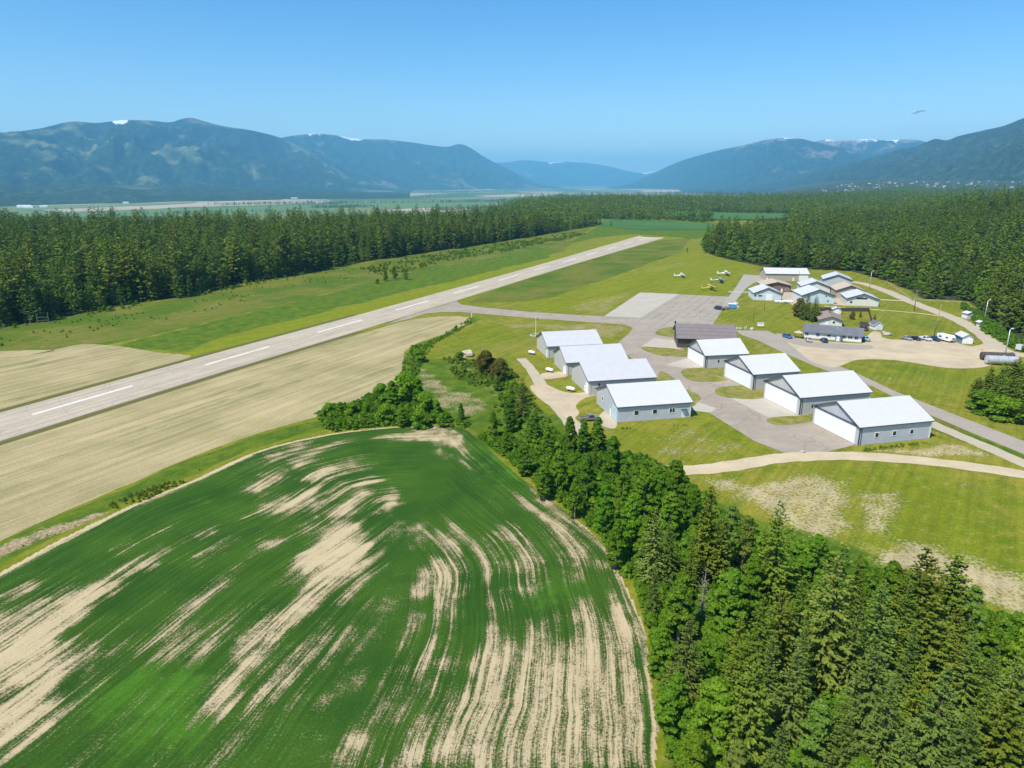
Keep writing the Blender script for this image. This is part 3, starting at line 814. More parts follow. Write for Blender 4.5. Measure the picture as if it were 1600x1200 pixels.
for p, s in [
    ([(230, 105), (340, 65), (480, 60), (560, 95), (555, 150), (545, 185), (510, 160), (450, 128), (320, 125)], 0.92),
    ([(450, 130), (500, 170), (550, 205), (540, 210), (470, 180), (420, 160)], 0.7),
    ([(-100, 190), (0, 130), (110, 95), (130, 105), (0, 165), (-80, 215)], 0.72),
    ([(-60, 260), (0, 225), (110, 180), (180, 180), (150, 225), (40, 240), (0, 260)], 0.74), ([(0, 320), (60, 270), (110, 270), (40, 320)], 0.55),
    ([(30, 400), (90, 315), (180, 255), (195, 300), (120, 380), (60, 410)], 0.85), ([(230, 370), (255, 285), (295, 290), (285, 370), (260, 390)], 0.72),
    ([(225, 500), (290, 420), (310, 420), (270, 480)], 0.66), ([(330, 440), (380, 430), (410, 480), (360, 510)], 0.6),
    ([(100, 640), (160, 560), (240, 530), (220, 590), (170, 650), (110, 700)], 0.72),
    ([(0, 960), (100, 830), (180, 740), (265, 665), (275, 720), (200, 850), (80, 950), (0, 1010)], 0.68),
    ([(340, 700), (360, 610), (440, 555), (510, 580), (520, 690), (480, 790), (440, 760), (400, 800), (310, 900), (330, 800), (400, 745)], 0.86),
    ([(440, 500), (470, 425), (560, 475), (640, 510), (650, 600), (585, 660), (540, 560), (470, 520)], 0.70),
    ([(640, 460), (690, 430), (770, 470), (820, 540), (870, 560), (840, 640), (785, 695), (735, 640), (700, 530)], 0.80),
    ([(730, 310), (800, 300), (900, 350), (990, 450), (1060, 540), (1130, 600), (1000, 592), (965, 640), (900, 545), (840, 440), (780, 370)], 0.88),
    ([(925, 770), (1000, 715), (1100, 695), (1180, 690), (1240, 790), (1250, 900), (1280, 1180), (1300, 1400), (250, 1400), (370, 1180), (450, 1080), (560, 890), (640, 880), (655, 690), (675, 800), (730, 880), (760, 800), (860, 780), (880, 900), (935, 850)], 0.82),
    ([(1150, 690), (1230, 790), (1250, 900), (1280, 1180), (1300, 1400), (1200, 1400), (1190, 1000), (1160, 800)], 1.0),
    ([(130, 1190), (260, 1040), (425, 870), (405, 950), (300, 1080), (200, 1190), (100, 1330), (20, 1330)], 0.85),
    ([(30, 1140), (160, 1000), (170, 1020), (90, 1110), (40, 1160)], 0.66), ([(280, 1150), (380, 1040), (350, 1110)], 0.6),
]: patch(Z2(p), s)
for p, s in [([(350, 1190), (380, 1060), (520, 960), (650, 930), (730, 1010), (760, 1130), (690, 1250), (450, 1300)], 1.0), ([(740, 350), (790, 345), (780, 365)], 0.8)]: patch(Z1(p), s, 6, bright, 1.5)
for p, s in [([(800, 690), (870, 660), (960, 640), (960, 680), (880, 730), (820, 740)], 0.9), ([(560, 130), (600, 120), (700, 200), (760, 270), (700, 280), (620, 220)], 0.9), ([(330, 300), (520, 280), (520, 400), (380, 400)], 0.4)]: patch(Z2(p), s, 5, bright, 1.5)
dr = dr0
ed = np.minimum(dl, dr)
bare = np.maximum(bare, np.where(dl < dr, 0.9, 0.75) * np.clip(1.3 - ed / np.where((dl < dr) & (cy < 150), 1.9, 1.2), 0, 1) * np.where((cy > 118) & (cx > -24), 0.15, 1))
for px_ in [(1184, 960, 1210, 1190)]:
    pass
bare = bare + 0.16 * smooth(0.42, 0.7, fbm(cx / 16, cy / 16, 3, 66)) + 0.22 * crest * (fbm(row / 2.2, cx * 0.02 + cy * 0.02, 3, 67) - 0.5) + (1 - crest) * 0.5 * (fbm(cx / 1.6, cy / 2.6, 4, 97) - 0.5)
keep = cs > 0
ci = np.arange(len(cx)).reshape(cn)
Fc = np.stack([ci[:-1, :-1], ci[:-1, 1:], ci[1:, 1:], ci[1:, :-1]], -1).reshape(-1, 4)
Fc = Fc[keep[Fc].sum(1) >= 3]
used = np.unique(Fc); remap = np.full(len(cx), -1); remap[used] = np.arange(len(used))
m_crop, t, b = material('young_crop')
P = t.pos()
rw = t.attr('row'); ba = t.attr('bare')
sp = t.n('ShaderNodeSeparateXYZ', {0: P})
def streak(fr, al, det):
    cmb = t.n('ShaderNodeCombineXYZ', {0: t.math('MULTIPLY', rw, fr), 1: t.math('MULTIPLY', sp.outputs[0], al), 2: t.math('MULTIPLY', sp.outputs[1], al)})
    return t.noise(cmb.outputs[0], 1.0, det, 0.6)
s1 = streak(0.55, 0.035, 4); s2 = streak(1.9, 0.06, 4); s3 = streak(5.5, 0.10, 2)
spk = t.noise(P, 3.2, 5, 0.85)
spk2 = t.noise(P, 0.6, 4, 0.7)
cr_ = t.attr('crest')
a = t.math('ADD', ba, t.math('MULTIPLY', cr_, t.math('MULTIPLY', t.math('SUBTRACT', s1, 0.5), 0.95)))
a = t.math('ADD', a, t.math('MULTIPLY', cr_, t.math('MULTIPLY', t.math('SUBTRACT', s2, 0.5), 1.05)))
a = t.math('ADD', a, t.math('MULTIPLY', cr_, t.math('MULTIPLY', t.math('SUBTRACT', s3, 0.5), 0.7)))
a = t.math('ADD', a, t.math('MULTIPLY', t.math('SUBTRACT', spk, 0.5), 1.8))
a = t.math('ADD', a, t.math('MULTIPLY', t.math('SUBTRACT', spk2, 0.5), 0.5))
soilf = t.ramp(a, 0.38, 0.68)
g = t.mix(t.ramp(t.noise(P, 0.06, 4, 0.6), 0.35, 0.65), (0.030, 0.086, 0.011), (0.050, 0.118, 0.013))
g = t.mix(t.ramp(t.math('ADD', t.attr('bright'), t.math('MULTIPLY', t.math('SUBTRACT', spk2, 0.5), 0.8)), 0.3, 0.9), g, (0.062, 0.165, 0.014))
g = t.mix(cr_, g, t.mix(1.0, g, t.ramp(s2, 0.3, 0.7, 0.80, 1.18), 'MULTIPLY'))
g = t.mix(1.0, g, t.ramp(spk, 0.3, 0.7, 0.72, 1.22), 'MULTIPLY')
g = t.mix(t.ramp(a, 0.26, 0.5, 0, 0.55), g, (0.14, 0.19, 0.05))
so = t.mix(t.ramp(spk, 0.35, 0.65), (0.60, 0.49, 0.30), (0.48, 0.385, 0.22))
so = t.mix(t.ramp(s3, 0.5, 0.66, 0, 0.35), so, (0.30, 0.28, 0.13))
so = t.mix(t.ramp(t.noise(P, 5.0, 3, 0.7), 0.6, 0.7, 0, 0.6), so, (0.17, 0.17, 0.06))
t.set(b.inputs['Base Color'], t.mix(soilf, g, so))
b.inputs['Roughness'].default_value = 1.0
b.inputs['Specular IOR Level'].default_value = 0.05
hgt = t.math('ADD', t.math('MULTIPLY', soilf, -0.8), t.math('MULTIPLY', spk, 0.7))
bump = t.n('ShaderNodeBump', {'Strength': 0.7, 'Distance': 0.3, 'Height': hgt})
t.set(b.inputs['Normal'], bump)
me = grid_mesh('crop_field', np.stack([cx[used], cy[used], np.full(len(used), 0.016)], 1), remap[Fc], m_crop, {'row': row[used], 'crest': crest[used], 'bare': bare[used], 'bright': bright[used]}, True)
o = link(bpy.data.objects.new('crop_field', me)); o['kind'] = 'structure'

# fields down in the valley and the far hay meadows on the bench
def field_mat(name, c1, c2):
    m, t, b = material(name)
    P = t.pos()
    c = t.mix(t.ramp(t.noise(P, 0.004, 4, 0.6), 0.35, 0.65), c1, c2)
    t.set(b.inputs['Base Color'], t.mix(1.0, c, t.ramp(t.noise(P, 0.03, 4, 0.7), 0.3, 0.7, 0.85, 1.12), 'MULTIPLY'))
    b.inputs['Roughness'].default_value = 1.0
    return m
fg = field_mat('hay_green', (0.10, 0.17, 0.03), (0.12, 0.19, 0.035)); fp = field_mat('pale_green', (0.16, 0.22, 0.08), (0.13, 0.19, 0.07)); ft = field_mat('tan_field', (0.45, 0.36, 0.24), (0.38, 0.31, 0.2))
zz = -99.0
for pts, mt in [([(-300, 342), (-300, 333), (0, 331), (200, 327.5), (400, 322.5), (520, 321), (540, 330), (300, 338)], fg),
                ([(60, 328), (150, 324.5), (300, 318), (430, 310), (480, 308.5), (400, 316), (250, 326), (100, 331)], ft),
                ([(-200, 331), (0, 326), (90, 322.5), (200, 319), (310, 315), (300, 317.5), (150, 324), (60, 327.5)], fp),
                ([(500, 323), (560, 314.5), (700, 311.5), (775, 313), (740, 322), (640, 326)], fg),
                ([(595, 329), (650, 325), (725, 324.5), (740, 328), (690, 331)], ft),
                ([(505, 306), (640, 302), (705, 302.5), (640, 306), (520, 308)], ft),
                ([(740, 306.5), (800, 303.5), (875, 303), (860, 305.5), (780, 308)], ft),
                ([(640, 310), (760, 307.5), (850, 306.5), (850, 309), (720, 312)], fp),
                ([(1000, 298), (1090, 296), (1100, 299), (1010, 301)], ft), ([(870, 300), (960, 298), (980, 300), (900, 302)], fp),
                ([(780, 311), (850, 309.5), (850, 314), (790, 316)], fg)]:
    sheet('farm_field', GP(pts, zz), zz, mt)
    zz += 0.15
def draped(name, px, mt, dz=0.25):
    """a field laid over sloping ground"""
    P = GP(px); q = np.array(P)
    x0, y0 = q.min(0); x1, y1 = q.max(0)
    n = 60
    X, Y = np.meshgrid(np.linspace(x0, x1, n), np.linspace(y0, y1, n)); sh = X.shape
    X = X.ravel(); Y = Y.ravel()
    ins = inside(X, Y, P)
    Z = terrain(X, Y) + dz
    ii = np.arange(n * n).reshape(n, n)
    Fq = np.stack([ii[:-1, :-1], ii[:-1, 1:], ii[1:, 1:], ii[1:, :-1]], -1).reshape(-1, 4)
    Fq = Fq[ins[Fq].sum(1) >= 2]
    o = link(bpy.data.objects.new(name, grid_mesh(name, np.stack([X, Y, Z], 1), Fq, mt, None, True))); o['kind'] = 'structure'
fdk = field_mat('deep_green_hay', (0.045, 0.125, 0.022), (0.06, 0.15, 0.025))
fdry = field_mat('cut_hay', (0.2, 0.2, 0.07), (0.14, 0.17, 0.05))
MEADOWS = [[(1040, 330), (1130, 331), (1225, 334), (1235, 342), (1130, 343), (1030, 338)], [(930, 352), (945, 343), (1060, 345), (1112, 350), (1115, 358), (1000, 360)]]
draped('hay_meadow', MEADOWS[0], fdk, 1.2)
draped('hay_meadow', MEADOWS[1], fdk, 0.3)
# ------------------------------------------------------------------ buildings
m_roofw = ribbed('white_roof', (0.57, 0.575, 0.58), 0, 0.6, 0.45, 0.6, 0.04)
m_roofw2 = ribbed('offwhite_roof', (0.51, 0.515, 0.52), 0, 0.6, 0.5, 0.6, 0.05)
m_rooft = ribbed('tan_roof', (0.52, 0.42, 0.31), 0, 0.45, 0.6, 0.25, 0.1)
m_roofb = ribbed('brown_roof', (0.20, 0.175, 0.165), 0, 0.45, 0.6, 0.25, 0.1)
m_roofg = ribbed('shingle_roof', (0.145, 0.155, 0.17), 1, 0.2, 0.8, 0.3, 0.2)
m_roofbr = ribbed('brown_shingle_roof', (0.30, 0.235, 0.19), 1, 0.2, 0.8, 0.3, 0.2)
m_grey = ribbed('grey_siding', (0.56, 0.545, 0.525), 0, 0.3, 0.5, 0.4, 0.07)
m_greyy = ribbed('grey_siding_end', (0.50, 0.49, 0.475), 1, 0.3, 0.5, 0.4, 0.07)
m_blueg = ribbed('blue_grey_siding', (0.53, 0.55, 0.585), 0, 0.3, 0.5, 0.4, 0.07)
m_brownw = ribbed('dark_brown_siding', (0.10, 0.075, 0.068), 0, 0.3, 0.5, 0.4, 0.12)
m_tanw = ribbed('tan_siding', (0.44, 0.36, 0.28), 0, 0.3, 0.6, 0.4, 0.08)
m_bluew = ribbed('pale_blue_siding', (0.56, 0.63, 0.70), 1, 0.3, 0.5, 0.4, 0.06)
m_cream = ribbed('cream_siding', (0.66, 0.65, 0.60), 1, 0.3, 0.5, 0.4, 0.06)
m_white = paint('white_paint', (0.80, 0.80, 0.79), 0.5, 0, 0.06)
m_wsid = ribbed('white_clapboard', (0.76, 0.76, 0.75), 2, 0.2, 0.6, 0.3, 0.06)
m_door = ribbed('white_door', (0.82, 0.84, 0.86), 1, 0.6, 0.4, 0.15, 0.04)
m_trim = paint('charcoal_trim', (0.075, 0.08, 0.088), 0.5)
m_glass = paint('dark_glass', (0.02, 0.026, 0.03), 0.08, 0, 0.1, 1, 0.6)
m_found = paint('concrete_footing', (0.36, 0.35, 0.33), 0.9)
m_aqua = paint('pale_aqua_door', (0.44, 0.62, 0.68), 0.5)
m_woodg = paint('weathered_wood', (0.19, 0.165, 0.145), 0.9, 0, 0.25, 3)
m_woodd = paint('dark_fence_wood', (0.075, 0.062, 0.055), 0.9, 0, 0.25, 3)
m_rust = paint('rusty_red', (0.22, 0.07, 0.05), 0.7, 0, 0.3)
m_blue = paint('shed_blue', (0.16, 0.25, 0.36), 0.6)
m_steel = paint('galvanised_steel', (0.58, 0.58, 0.58), 0.35, 0.35, 0.12)

def gable_building(name, label, cat, B, ang, W, L, he, hr, wall, roof, group=None, oh=0.35, ohx=0.45, trim=None, end_wall=None, fascia=0.32, z=0.0):
    """B: near front corner; x runs along the ridge, y across the gable"""
    t = thing(name, label, cat, (B[0], B[1], z), ang, group)
    trim = trim or m_trim
    s = (hr - he) / (W / 2)
    th = 0.14
    wb = MB().prism([(0, 0.0), (W, 0.0), (W, he), (W / 2, hr), (0, he)], 0, L, 'x')
    w = wb.build('wall', wall, t)
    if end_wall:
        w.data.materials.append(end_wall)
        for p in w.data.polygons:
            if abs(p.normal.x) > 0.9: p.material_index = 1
    MB().box(-0.06, L + 0.06, -0.06, W + 0.06, -0.05, 0.18).build('footing', m_found, t)
    zo = he - s * oh
    up = 0.012
    MB().prism([(-oh, zo + up), (W / 2, hr + up), (W + oh, zo + up), (W + oh, zo + th), (W / 2, hr + th + 0.02), (-oh, zo + th)], -ohx, L + ohx, 'x').build('roof', roof, t)
    # verge boards under the roof at the gable ends and gutters along the eaves
    for x0, x1 in ((-ohx - 0.05, -ohx), (L + ohx, L + ohx + 0.05)):
        MB().prism([(-oh - 0.02, zo - fascia + th), (W / 2, hr - fascia + th), (W + oh + 0.02, zo - fascia + th), (W + oh + 0.02, zo + th + 0.01), (W / 2, hr + th + 0.03), (-oh - 0.02, zo + th + 0.01)], x0, x1, 'x').build('fascia', trim, t)
    for y0, y1 in ((-oh - 0.09, -oh), (W + oh, W + oh + 0.09)):
        MB().box(-ohx + 0.02, L + ohx - 0.02, y0, y1, zo - 0.16, zo + 0.06).build('gutter', trim, t)
    return t

def rect_on(t, name, plane, a0, a1, z0, z1, m, off=0.0, th=0.05, W=0, L=0, par=None):
    """a thin panel proud of one wall: plane 'f' (x=0), 'b' (x=L), 'n' (y=0), 'o' (y=W)"""
    if plane == 'f': bx = (-th - off, -off - 0.003, a0, a1, z0, z1)
    elif plane == 'b': bx = (L + off + 0.003, L + off + th, a0, a1, z0, z1)
    elif plane == 'n': bx = (a0, a1, -th - off, -off - 0.003, z0, z1)
    else: bx = (a0, a1, W + off + 0.003, W + off + th, z0, z1)
    return MB().box(*bx).build(name, m, par or t)

def window(t, plane, a, z, w, h, frame=None, W=0, L=0, div=0):
    f = rect_on(t, 'window', plane, a - w / 2, a + w / 2, z - h / 2, z + h / 2, m_glass, 0, 0.03, W, L)
    if frame:
        e = 0.14
        q = [(a - w / 2 - e, z - h / 2 - e), (a + w / 2 + e, z - h / 2 - e), (a + w / 2 + e, z + h / 2 + e), (a - w / 2 - e, z + h / 2 + e),
             (a - w / 2, z - h / 2), (a + w / 2, z - h / 2), (a + w / 2, z + h / 2), (a - w / 2, z + h / 2)]
        def mk(p, d):
            return {'f': (-d, p[0], p[1]), 'b': (L + d, p[0], p[1]), 'n': (p[0], -d, p[1]), 'o': (p[0], W + d, p[1])}[plane]
        vs = [mk(p, 0.004) for p in q] + [mk(p, 0.07) for p in q]
        fs = []
        for k in range(4):
            n = (k + 1) % 4
            fs += [(8 + k, 8 + n, 12 + n, 12 + k), (k, 4 + k, 4 + n, n), (k, n, 8 + n, 8 + k), (4 + k, 12 + k, 12 + n, 4 + n)]
        MB().add(vs, fs).build('frame', frame, f)
        if div: rect_on(t, 'mullion', plane, a - 0.06, a + 0.06, z - h / 2, z + h / 2, frame, 0, 0.06, W, L, f)
    return f

def man_door(t, plane, a, m, W=0, L=0, w=1.0, h=2.1):
    d = rect_on(t, 'door', plane, a - w / 2, a + w / 2, 0.1, h, m, 0, 0.07, W, L)
    k = MB()
    if plane == 'f': k.box(-0.12, -0.072, a + w / 2 - 0.16, a + w / 2 - 0.08, 1.0, 1.08)
    else: k.box(a + w / 2 - 0.16, a + w / 2 - 0.08, -0.12, -0.072, 1.0, 1.08)
    k.build('handle', m_steel, d)
    return d

A13 = math.radians(13.6); A11 = math.radians(12.0)
HG = 'white roofed hangars in two facing rows'
def hangar_right(label, B, ang, W, L, he, hr, wins, wall=None, frame=None, endw=None, size=(0.5, 1.0)):
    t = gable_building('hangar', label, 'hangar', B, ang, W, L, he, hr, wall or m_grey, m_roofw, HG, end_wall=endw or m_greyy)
    s = (hr - he) / (W / 2)
    d = rect_on(t, 'hangar_door', 'f', 1.5, W - 1.0, 0.15, he - 0.25, m_door, 0, 0.12, W, L)
    rect_on(t, 'door_header', 'f', 0.3, W - 0.3, he - 0.22, he + 0.08, m_trim, 0, 0.3, W, L)
    for yy in (1.22, W - 0.98):
        rect_on(t, 'door_post', 'f', yy, yy + 0.26, 0.1, he - 0.24, m_white, 0, 0.1, W, L)
    MB().box(-0.07, 0.28, -0.07, -0.004, 0.15, he - 0.1).build('corner_trim', m_trim, t)
    MB().box(L - 0.25, L + 0.07, -0.07, -0.004, 0.15, he - 0.1).build('corner_trim', m_white, t)
    MB().tube([(0.6, -0.14, 0.2), (0.6, -0.14, he - 0.2)], 0.07).build('downpipe', m_trim, t)
    for a in wins: window(t, 'n', a, 2.35, size[0], size[1], frame, W, L)
    return t
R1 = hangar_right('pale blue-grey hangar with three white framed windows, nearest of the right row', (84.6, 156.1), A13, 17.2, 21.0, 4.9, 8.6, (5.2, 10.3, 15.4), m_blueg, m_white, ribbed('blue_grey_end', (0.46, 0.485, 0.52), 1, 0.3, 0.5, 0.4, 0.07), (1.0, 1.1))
R2 = hangar_right('light grey hangar with three slit windows, second of the right row', (79.4, 178.9), A13, 17.0, 22.5, 5.2, 9.0, (4.0, 11.0, 17.5))
R3 = hangar_right('light grey hangar with one small dark vent in its side, third of the right row', (74.5, 202.4), A13, 17.0, 15.8, 5.2, 8.8, (4.2,), size=(0.5, 0.5))
R4 = hangar_right('light grey hangar right beside the dark brown hangar, smallest of the right row', (66.7, 228.3), math.radians(10), 14.6, 15.7, 4.7, 8.4, (5.0,))
MB().box(-0.35, -0.3, 12.2, 12.7, 5.2, 5.5).build('lamp', m_steel, R1)

def hangar_left(label, B, ang, W, L, he, hr, m_side=None, m_end=None):
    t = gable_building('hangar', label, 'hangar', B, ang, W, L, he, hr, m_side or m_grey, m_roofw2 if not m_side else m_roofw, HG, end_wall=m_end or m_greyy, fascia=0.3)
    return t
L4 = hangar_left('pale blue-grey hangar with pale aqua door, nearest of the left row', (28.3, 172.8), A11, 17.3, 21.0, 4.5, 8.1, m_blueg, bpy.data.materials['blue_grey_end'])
rect_on(L4, 'garage_door', 'f', 0.7, 4.3, 0.15, 3.6, m_aqua, 0, 0.1, 17.3, 21)
man_door(L4, 'f', 5.6, m_white, 17.3, 21)
window(L4, 'f', 12.2, 3.0, 0.9, 1.1, m_white, 17.3, 21)
window(L4, 'n', 5.3, 2.4, 1.2, 1.2, m_white, 17.3, 21); window(L4, 'n', 10.6, 2.4, 1.2, 1.2, m_white, 17.3, 21); window(L4, 'n', 15.6, 2.4, 1.5, 1.2, m_white, 17.3, 21, 1)
man_door(L4, 'n', 19.0, m_white, 17.3, 21, 1.05, 2.2)
MB().box(18.2, 19.8, -0.7, -0.02, 2.45, 2.55).build('canopy', m_trim, L4)
MB().box(20.8, 21.06, -0.07, -0.004, 0.15, 4.3).build('corner_trim', m_white, L4)
for nm, B, W, L, he, hr, lab in (('L3', (23.2, 197.1), 17.8, 21.3, 4.6, 8.1, 'light grey hangar with a white corner door and round vent, in the left row'),
                               ('L2', (18.2, 219.6), 15.4, 21.3, 4.4, 8.0, 'light grey hangar with a plain gable and a tan driveway, third of the left row'),
                               ('L1', (13.1, 242.6), 16.6, 20.6, 4.5, 8.0, 'light grey hangar at the far end of the left row, nearest the taxiway')):
    t = hangar_left(lab, B, A11, W, L, he, hr)
    dw = {'L3': 2.4, 'L2': 1.8, 'L1': 1.3}[nm]
    rect_on(t, 'garage_door', 'f', 0.6, 0.6 + dw, 0.15, 3.4 if nm == 'L3' else 2.7, m_white, 0, 0.1, W, L)
    if nm != 'L1': man_door(t, 'f', 0.6 + dw + 1.0, m_white, W, L)
    else: rect_on(t, 'lamp', 'f', 2.6, 3.0, 2.9, 3.3, m_trim, 0, 0.2, W, L)
    if nm == 'L3':
        MB().tube([(3.2, -0.06, 3.2), (3.2, -0.005, 3.2)], 0.42, 14).build('vent', m_trim, t)
    MB().tube([(0.4, -0.12, 0.2), (0.4, -0.12, he - 0.2)], 0.06).build('downpipe', m_white, t)

# dark brown hangar
t = gable_building('hangar', 'dark brown hangar with a grey-brown ribbed roof, standing by the apron', 'hangar', (64.4, 258.8), math.radians(-8), 16, 21.5, 4.3, 8.0, m_brownw, m_roofb, None, 0.9, 0.7, paint('black_trim', (0.02, 0.018, 0.018), 0.5), ribbed('dark_brown_end', (0.10, 0.075, 0.068), 1, 0.3, 0.5, 0.4, 0.12), 0.5)
rect_on(t, 'hangar_door', 'f', 1.5, 14.5, 0.15, 3.9, paint('brown_door', (0.075, 0.058, 0.052), 0.5), 0, 0.12, 16, 21.5)
MB().tube([(5.4, -0.1, 3.0), (5.4, -0.1, 3.9)], 0.05).build('conduit', m_steel, t)
MB().tube([(-0.7, 8.0, 8.2), (-0.7, 8.0, 9.0)], 0.35, 10).build('vent', bpy.data.materials['black_trim'], t)
for q in (0.25, 0.5, 0.72):
    y = -0.9 + q * 8.9; z = 4.3 - 0.9 * 3.7 / 8 + q * 8.9 * 3.7 / 8 + 0.15
    MB().box(-0.7, 22.2, y - 0.05, y + 0.05, z, z + 0.04).build('roof_seam', paint('roof_seam_dark', (0.11, 0.095, 0.09), 0.6), t)

# hangars and workshops round the terminal
def from_base(pl, pr):
    """gable base from left and right pixel corners: returns near corner, ridge angle, width"""
    A = np.array(G(*pl)); B = np.array(G(*pr))
    a = math.atan2(B[1] - A[1], B[0] - A[0])
    return tuple(B), a + math.pi / 2, float(np.linalg.norm(A - B))
def front_hangar(lab, pl, pr, L, he, hr, wall, roof, end, grp='hangars round the terminal', name='hangar', cat='hangar', **k):
    B, a, W = from_base(pl, pr)
    t = gable_building(name, lab, cat, B, a, W, L, he, hr, wall, roof, grp, end_wall=end, **k)
    return t, W, L
m_wside = ribbed('white_siding_side', (0.68, 0.70, 0.72), 0, 0.3, 0.5, 0.4, 0.06)
t, W, L = front_hangar('small white hangar with grey gable trim beside the concrete path', (1177, 469), (1220, 470), 15, 4.0, 6.9, m_wside, m_roofw, m_bluew, fascia=0.5, ohx=0.6)
window(t, 'f', W - 0.9, 2.4, 0.9, 0.9, m_white, W, L); window(t, 'f', W - 3.4, 2.5, 1.6, 0.5, m_trim, W, L); rect_on(t, 'hangar_door', 'f', 4.6, 8.4, 0.1, 3.4, m_door, 0, 0.1, W, L)
t, W, L = front_hangar('white hangar with a round vent in its gable, behind the spruces', (1252, 474.6), (1302.7, 475.3), 16, 4.6, 7.7, m_wside, m_roofw, ribbed('ice_blue_siding', (0.58, 0.68, 0.72), 1, 0.3, 0.5, 0.3, 0.05), fascia=0.65, ohx=0.7)
window(t, 'f', 4.4, 4.1, 0.6, 0.7, None, W, L); window(t, 'f', 3.2, 1.6, 0.7, 0.8, m_steel, W, L); man_door(t, 'f', 12.6, m_door, W, L)
t, W, L = front_hangar('white roofed hangar tucked behind the round-vent hangar', (1251, 459), (1296, 460.5), 15, 4.5, 7.4, m_wside, m_roofw, m_cream, fascia=0.6, ohx=0.6)
t, W, L = front_hangar('blue-grey hangar at the forest edge, farthest right of the cluster', (1285, 447.5), (1330, 449.5), 16, 4.6, 7.6, m_blueg, m_roofw, bpy.data.materials['blue_grey_end'], fascia=0.55, ohx=0.6)
man_door(t, 'f', 4, m_white, W, L)
t, W, L = front_hangar('tan hangar with a tan roof between two white roofed hangars', (1305, 466), (1350, 467.5), 16, 4.5, 7.3, m_tanw, m_rooft, ribbed('tan_end', (0.46, 0.38, 0.30), 1, 0.3, 0.6, 0.4, 0.08), fascia=0.6, ohx=0.6, trim=paint('brown_trim', (0.10, 0.075, 0.06), 0.6))
window(t, 'f', W - 5.5, 2.6, 1.2, 0.6, None, W, L); window(t, 'f', W - 8.5, 3.0, 0.9, 0.6, None, W, L); man_door(t, 'f', 4.2, bpy.data.materials['brown_trim'], W, L)
t, W, L = front_hangar('cream hangar with a long dark strip window under its gable', (1322, 477.4), (1372, 479.4), 16, 3.9, 6.5, m_cream, m_roofw, m_cream, fascia=0.5, ohx=0.7)
window(t, 'f', 8.2, 4.0, 5.2, 0.9, None, W, L); window(t, 'f', W - 2.2, 1.9, 0.8, 0.8, m_trim, W, L)
t = gable_building('hangar', 'large tan hangar with a white roof, farthest back', 'hangar', G(1196, 438.5), math.radians(-6.5), 16, 27, 4.6, 7.4, m_tanw, m_roofw, 'hangars round the terminal', end_wall=bpy.data.materials['tan_end'], fascia=0.3)
rect_on(t, 'hangar_door', 'n', 20.5, 26.6, 0.2, 4.2, m_white, 0, 0.1, 16, 27); man_door(t, 'n', 17.4, m_white, 16, 27); man_door(t, 'n', 0.9, m_white, 16, 27)
B, a, W = from_base((1191, 456), (1235, 457))
t = gable_building('workshop', 'low brown workshop with a tan roof in front of the large tan hangar', 'workshop', B, a, W, 15, 4.0, 5.9, ribbed('brown_brick', (0.22, 0.13, 0.10), 2, 0.3, 0.8, 0.3, 0.15), m_rooft, None, 0.8, 0.9, bpy.data.materials['brown_trim'], None, 0.3)
man_door(t, 'f', 5, m_white, W, 15); window(t, 'f', 2.2, 2, 1.2, 1.0, m_white, W, 15)

# terminal
TB = G(1255, 527.5); Lt = 21.6; Wt = 9.5
t = gable_building('terminal_building', 'long white terminal with a grey shingle roof and a small grey porch', 'terminal', TB, math.radians(-26), Wt, Lt, 2.9, 5.0, m_wsid, m_roofg, None, 0.6, 0.5, paint('slate_trim', (0.16, 0.18, 0.21), 0.6), None, 0.25)
for a, w in ((1.2, 1.1), (5.4, 1.2), (9.6, 1.3), (15.2, 1.1), (17.4, 1.5), (19.6, 1.1)): window(t, 'n', a, 1.75, w, 1.0, paint('pale_blue_trim', (0.45, 0.5, 0.6), 0.5) if a in (1.2, 5.4, 15.2, 19.6) else m_white, Wt, Lt, 1)
MB().box(12.0, 14.2, -1.5, -0.004, 0.0, 2.35).build('porch', paint('porch_grey', (0.22, 0.23, 0.27), 0.7), t)
MB().prism([(11.8, 2.4), (14.4, 2.4), (13.1, 3.3)], -1.8, 0.3, 'y').build('porch_roof', paint('slate_trim', (0.16, 0.18, 0.21), 0.6), t)
rect_on(t, 'door', 'n', 12.5, 13.6, 0.05, 2.1, m_white, 1.5, 0.06, Wt, Lt)
MB().box(11.9, 14.3, -2.6, -1.8, -0.02, 0.14).build('step', m_woodg, t)
MB().tube([(12.4, 3.2, 4.2), (12.4, 3.2, 5.1)], 0.2).build('vent_pipe', m_steel, t)
# house behind
B, a, W = from_base((1280, 509), (1315, 511))
t = gable_building('house', 'small beige house with a brown shingle roof, behind the terminal', 'house', B, a, W, 15, 2.9, 4.5, m_cream, m_roofbr, None, 0.7, 0.8, paint('brown_trim', (0.10, 0.075, 0.06), 0.6), m_cream, 0.3)
window(t, 'f', 3.4, 1.9, 1.0, 1.0, m_white, W, 15); man_door(t, 'f', 6.2, m_white, W, 15)
MB().box(8.0, 8.8, 4.0, 4.8, 3.6, 5.3).build('chimney', paint('chimney_brick', (0.25, 0.12, 0.09), 0.9), t)
B, a, W = from_base((1301, 491), (1314, 491.5))
t = gable_building('garden_shed', 'cream garden shed behind the brown roofed house', 'shed', B, a, W, 4, 2.3, 3.3, m_cream, m_roofw2, None, 0.25, 0.25, None, None, 0.15)
rect_on(t, 'door', 'f', W / 2 - 0.9, W / 2 + 0.9, 0.1, 2.0, m_white, 0, 0.06, W, 4)
B, a, W = from_base((1366, 516), (1378.5, 516))
t = gable_building('garden_shed', 'white barn-shaped shed with a grey roof, right of the garden fence', 'shed', B, a, W, 4.5, 2.3, 3.7, m_white, m_roofg, None, 0.3, 0.3, m_white, None, 0.15)
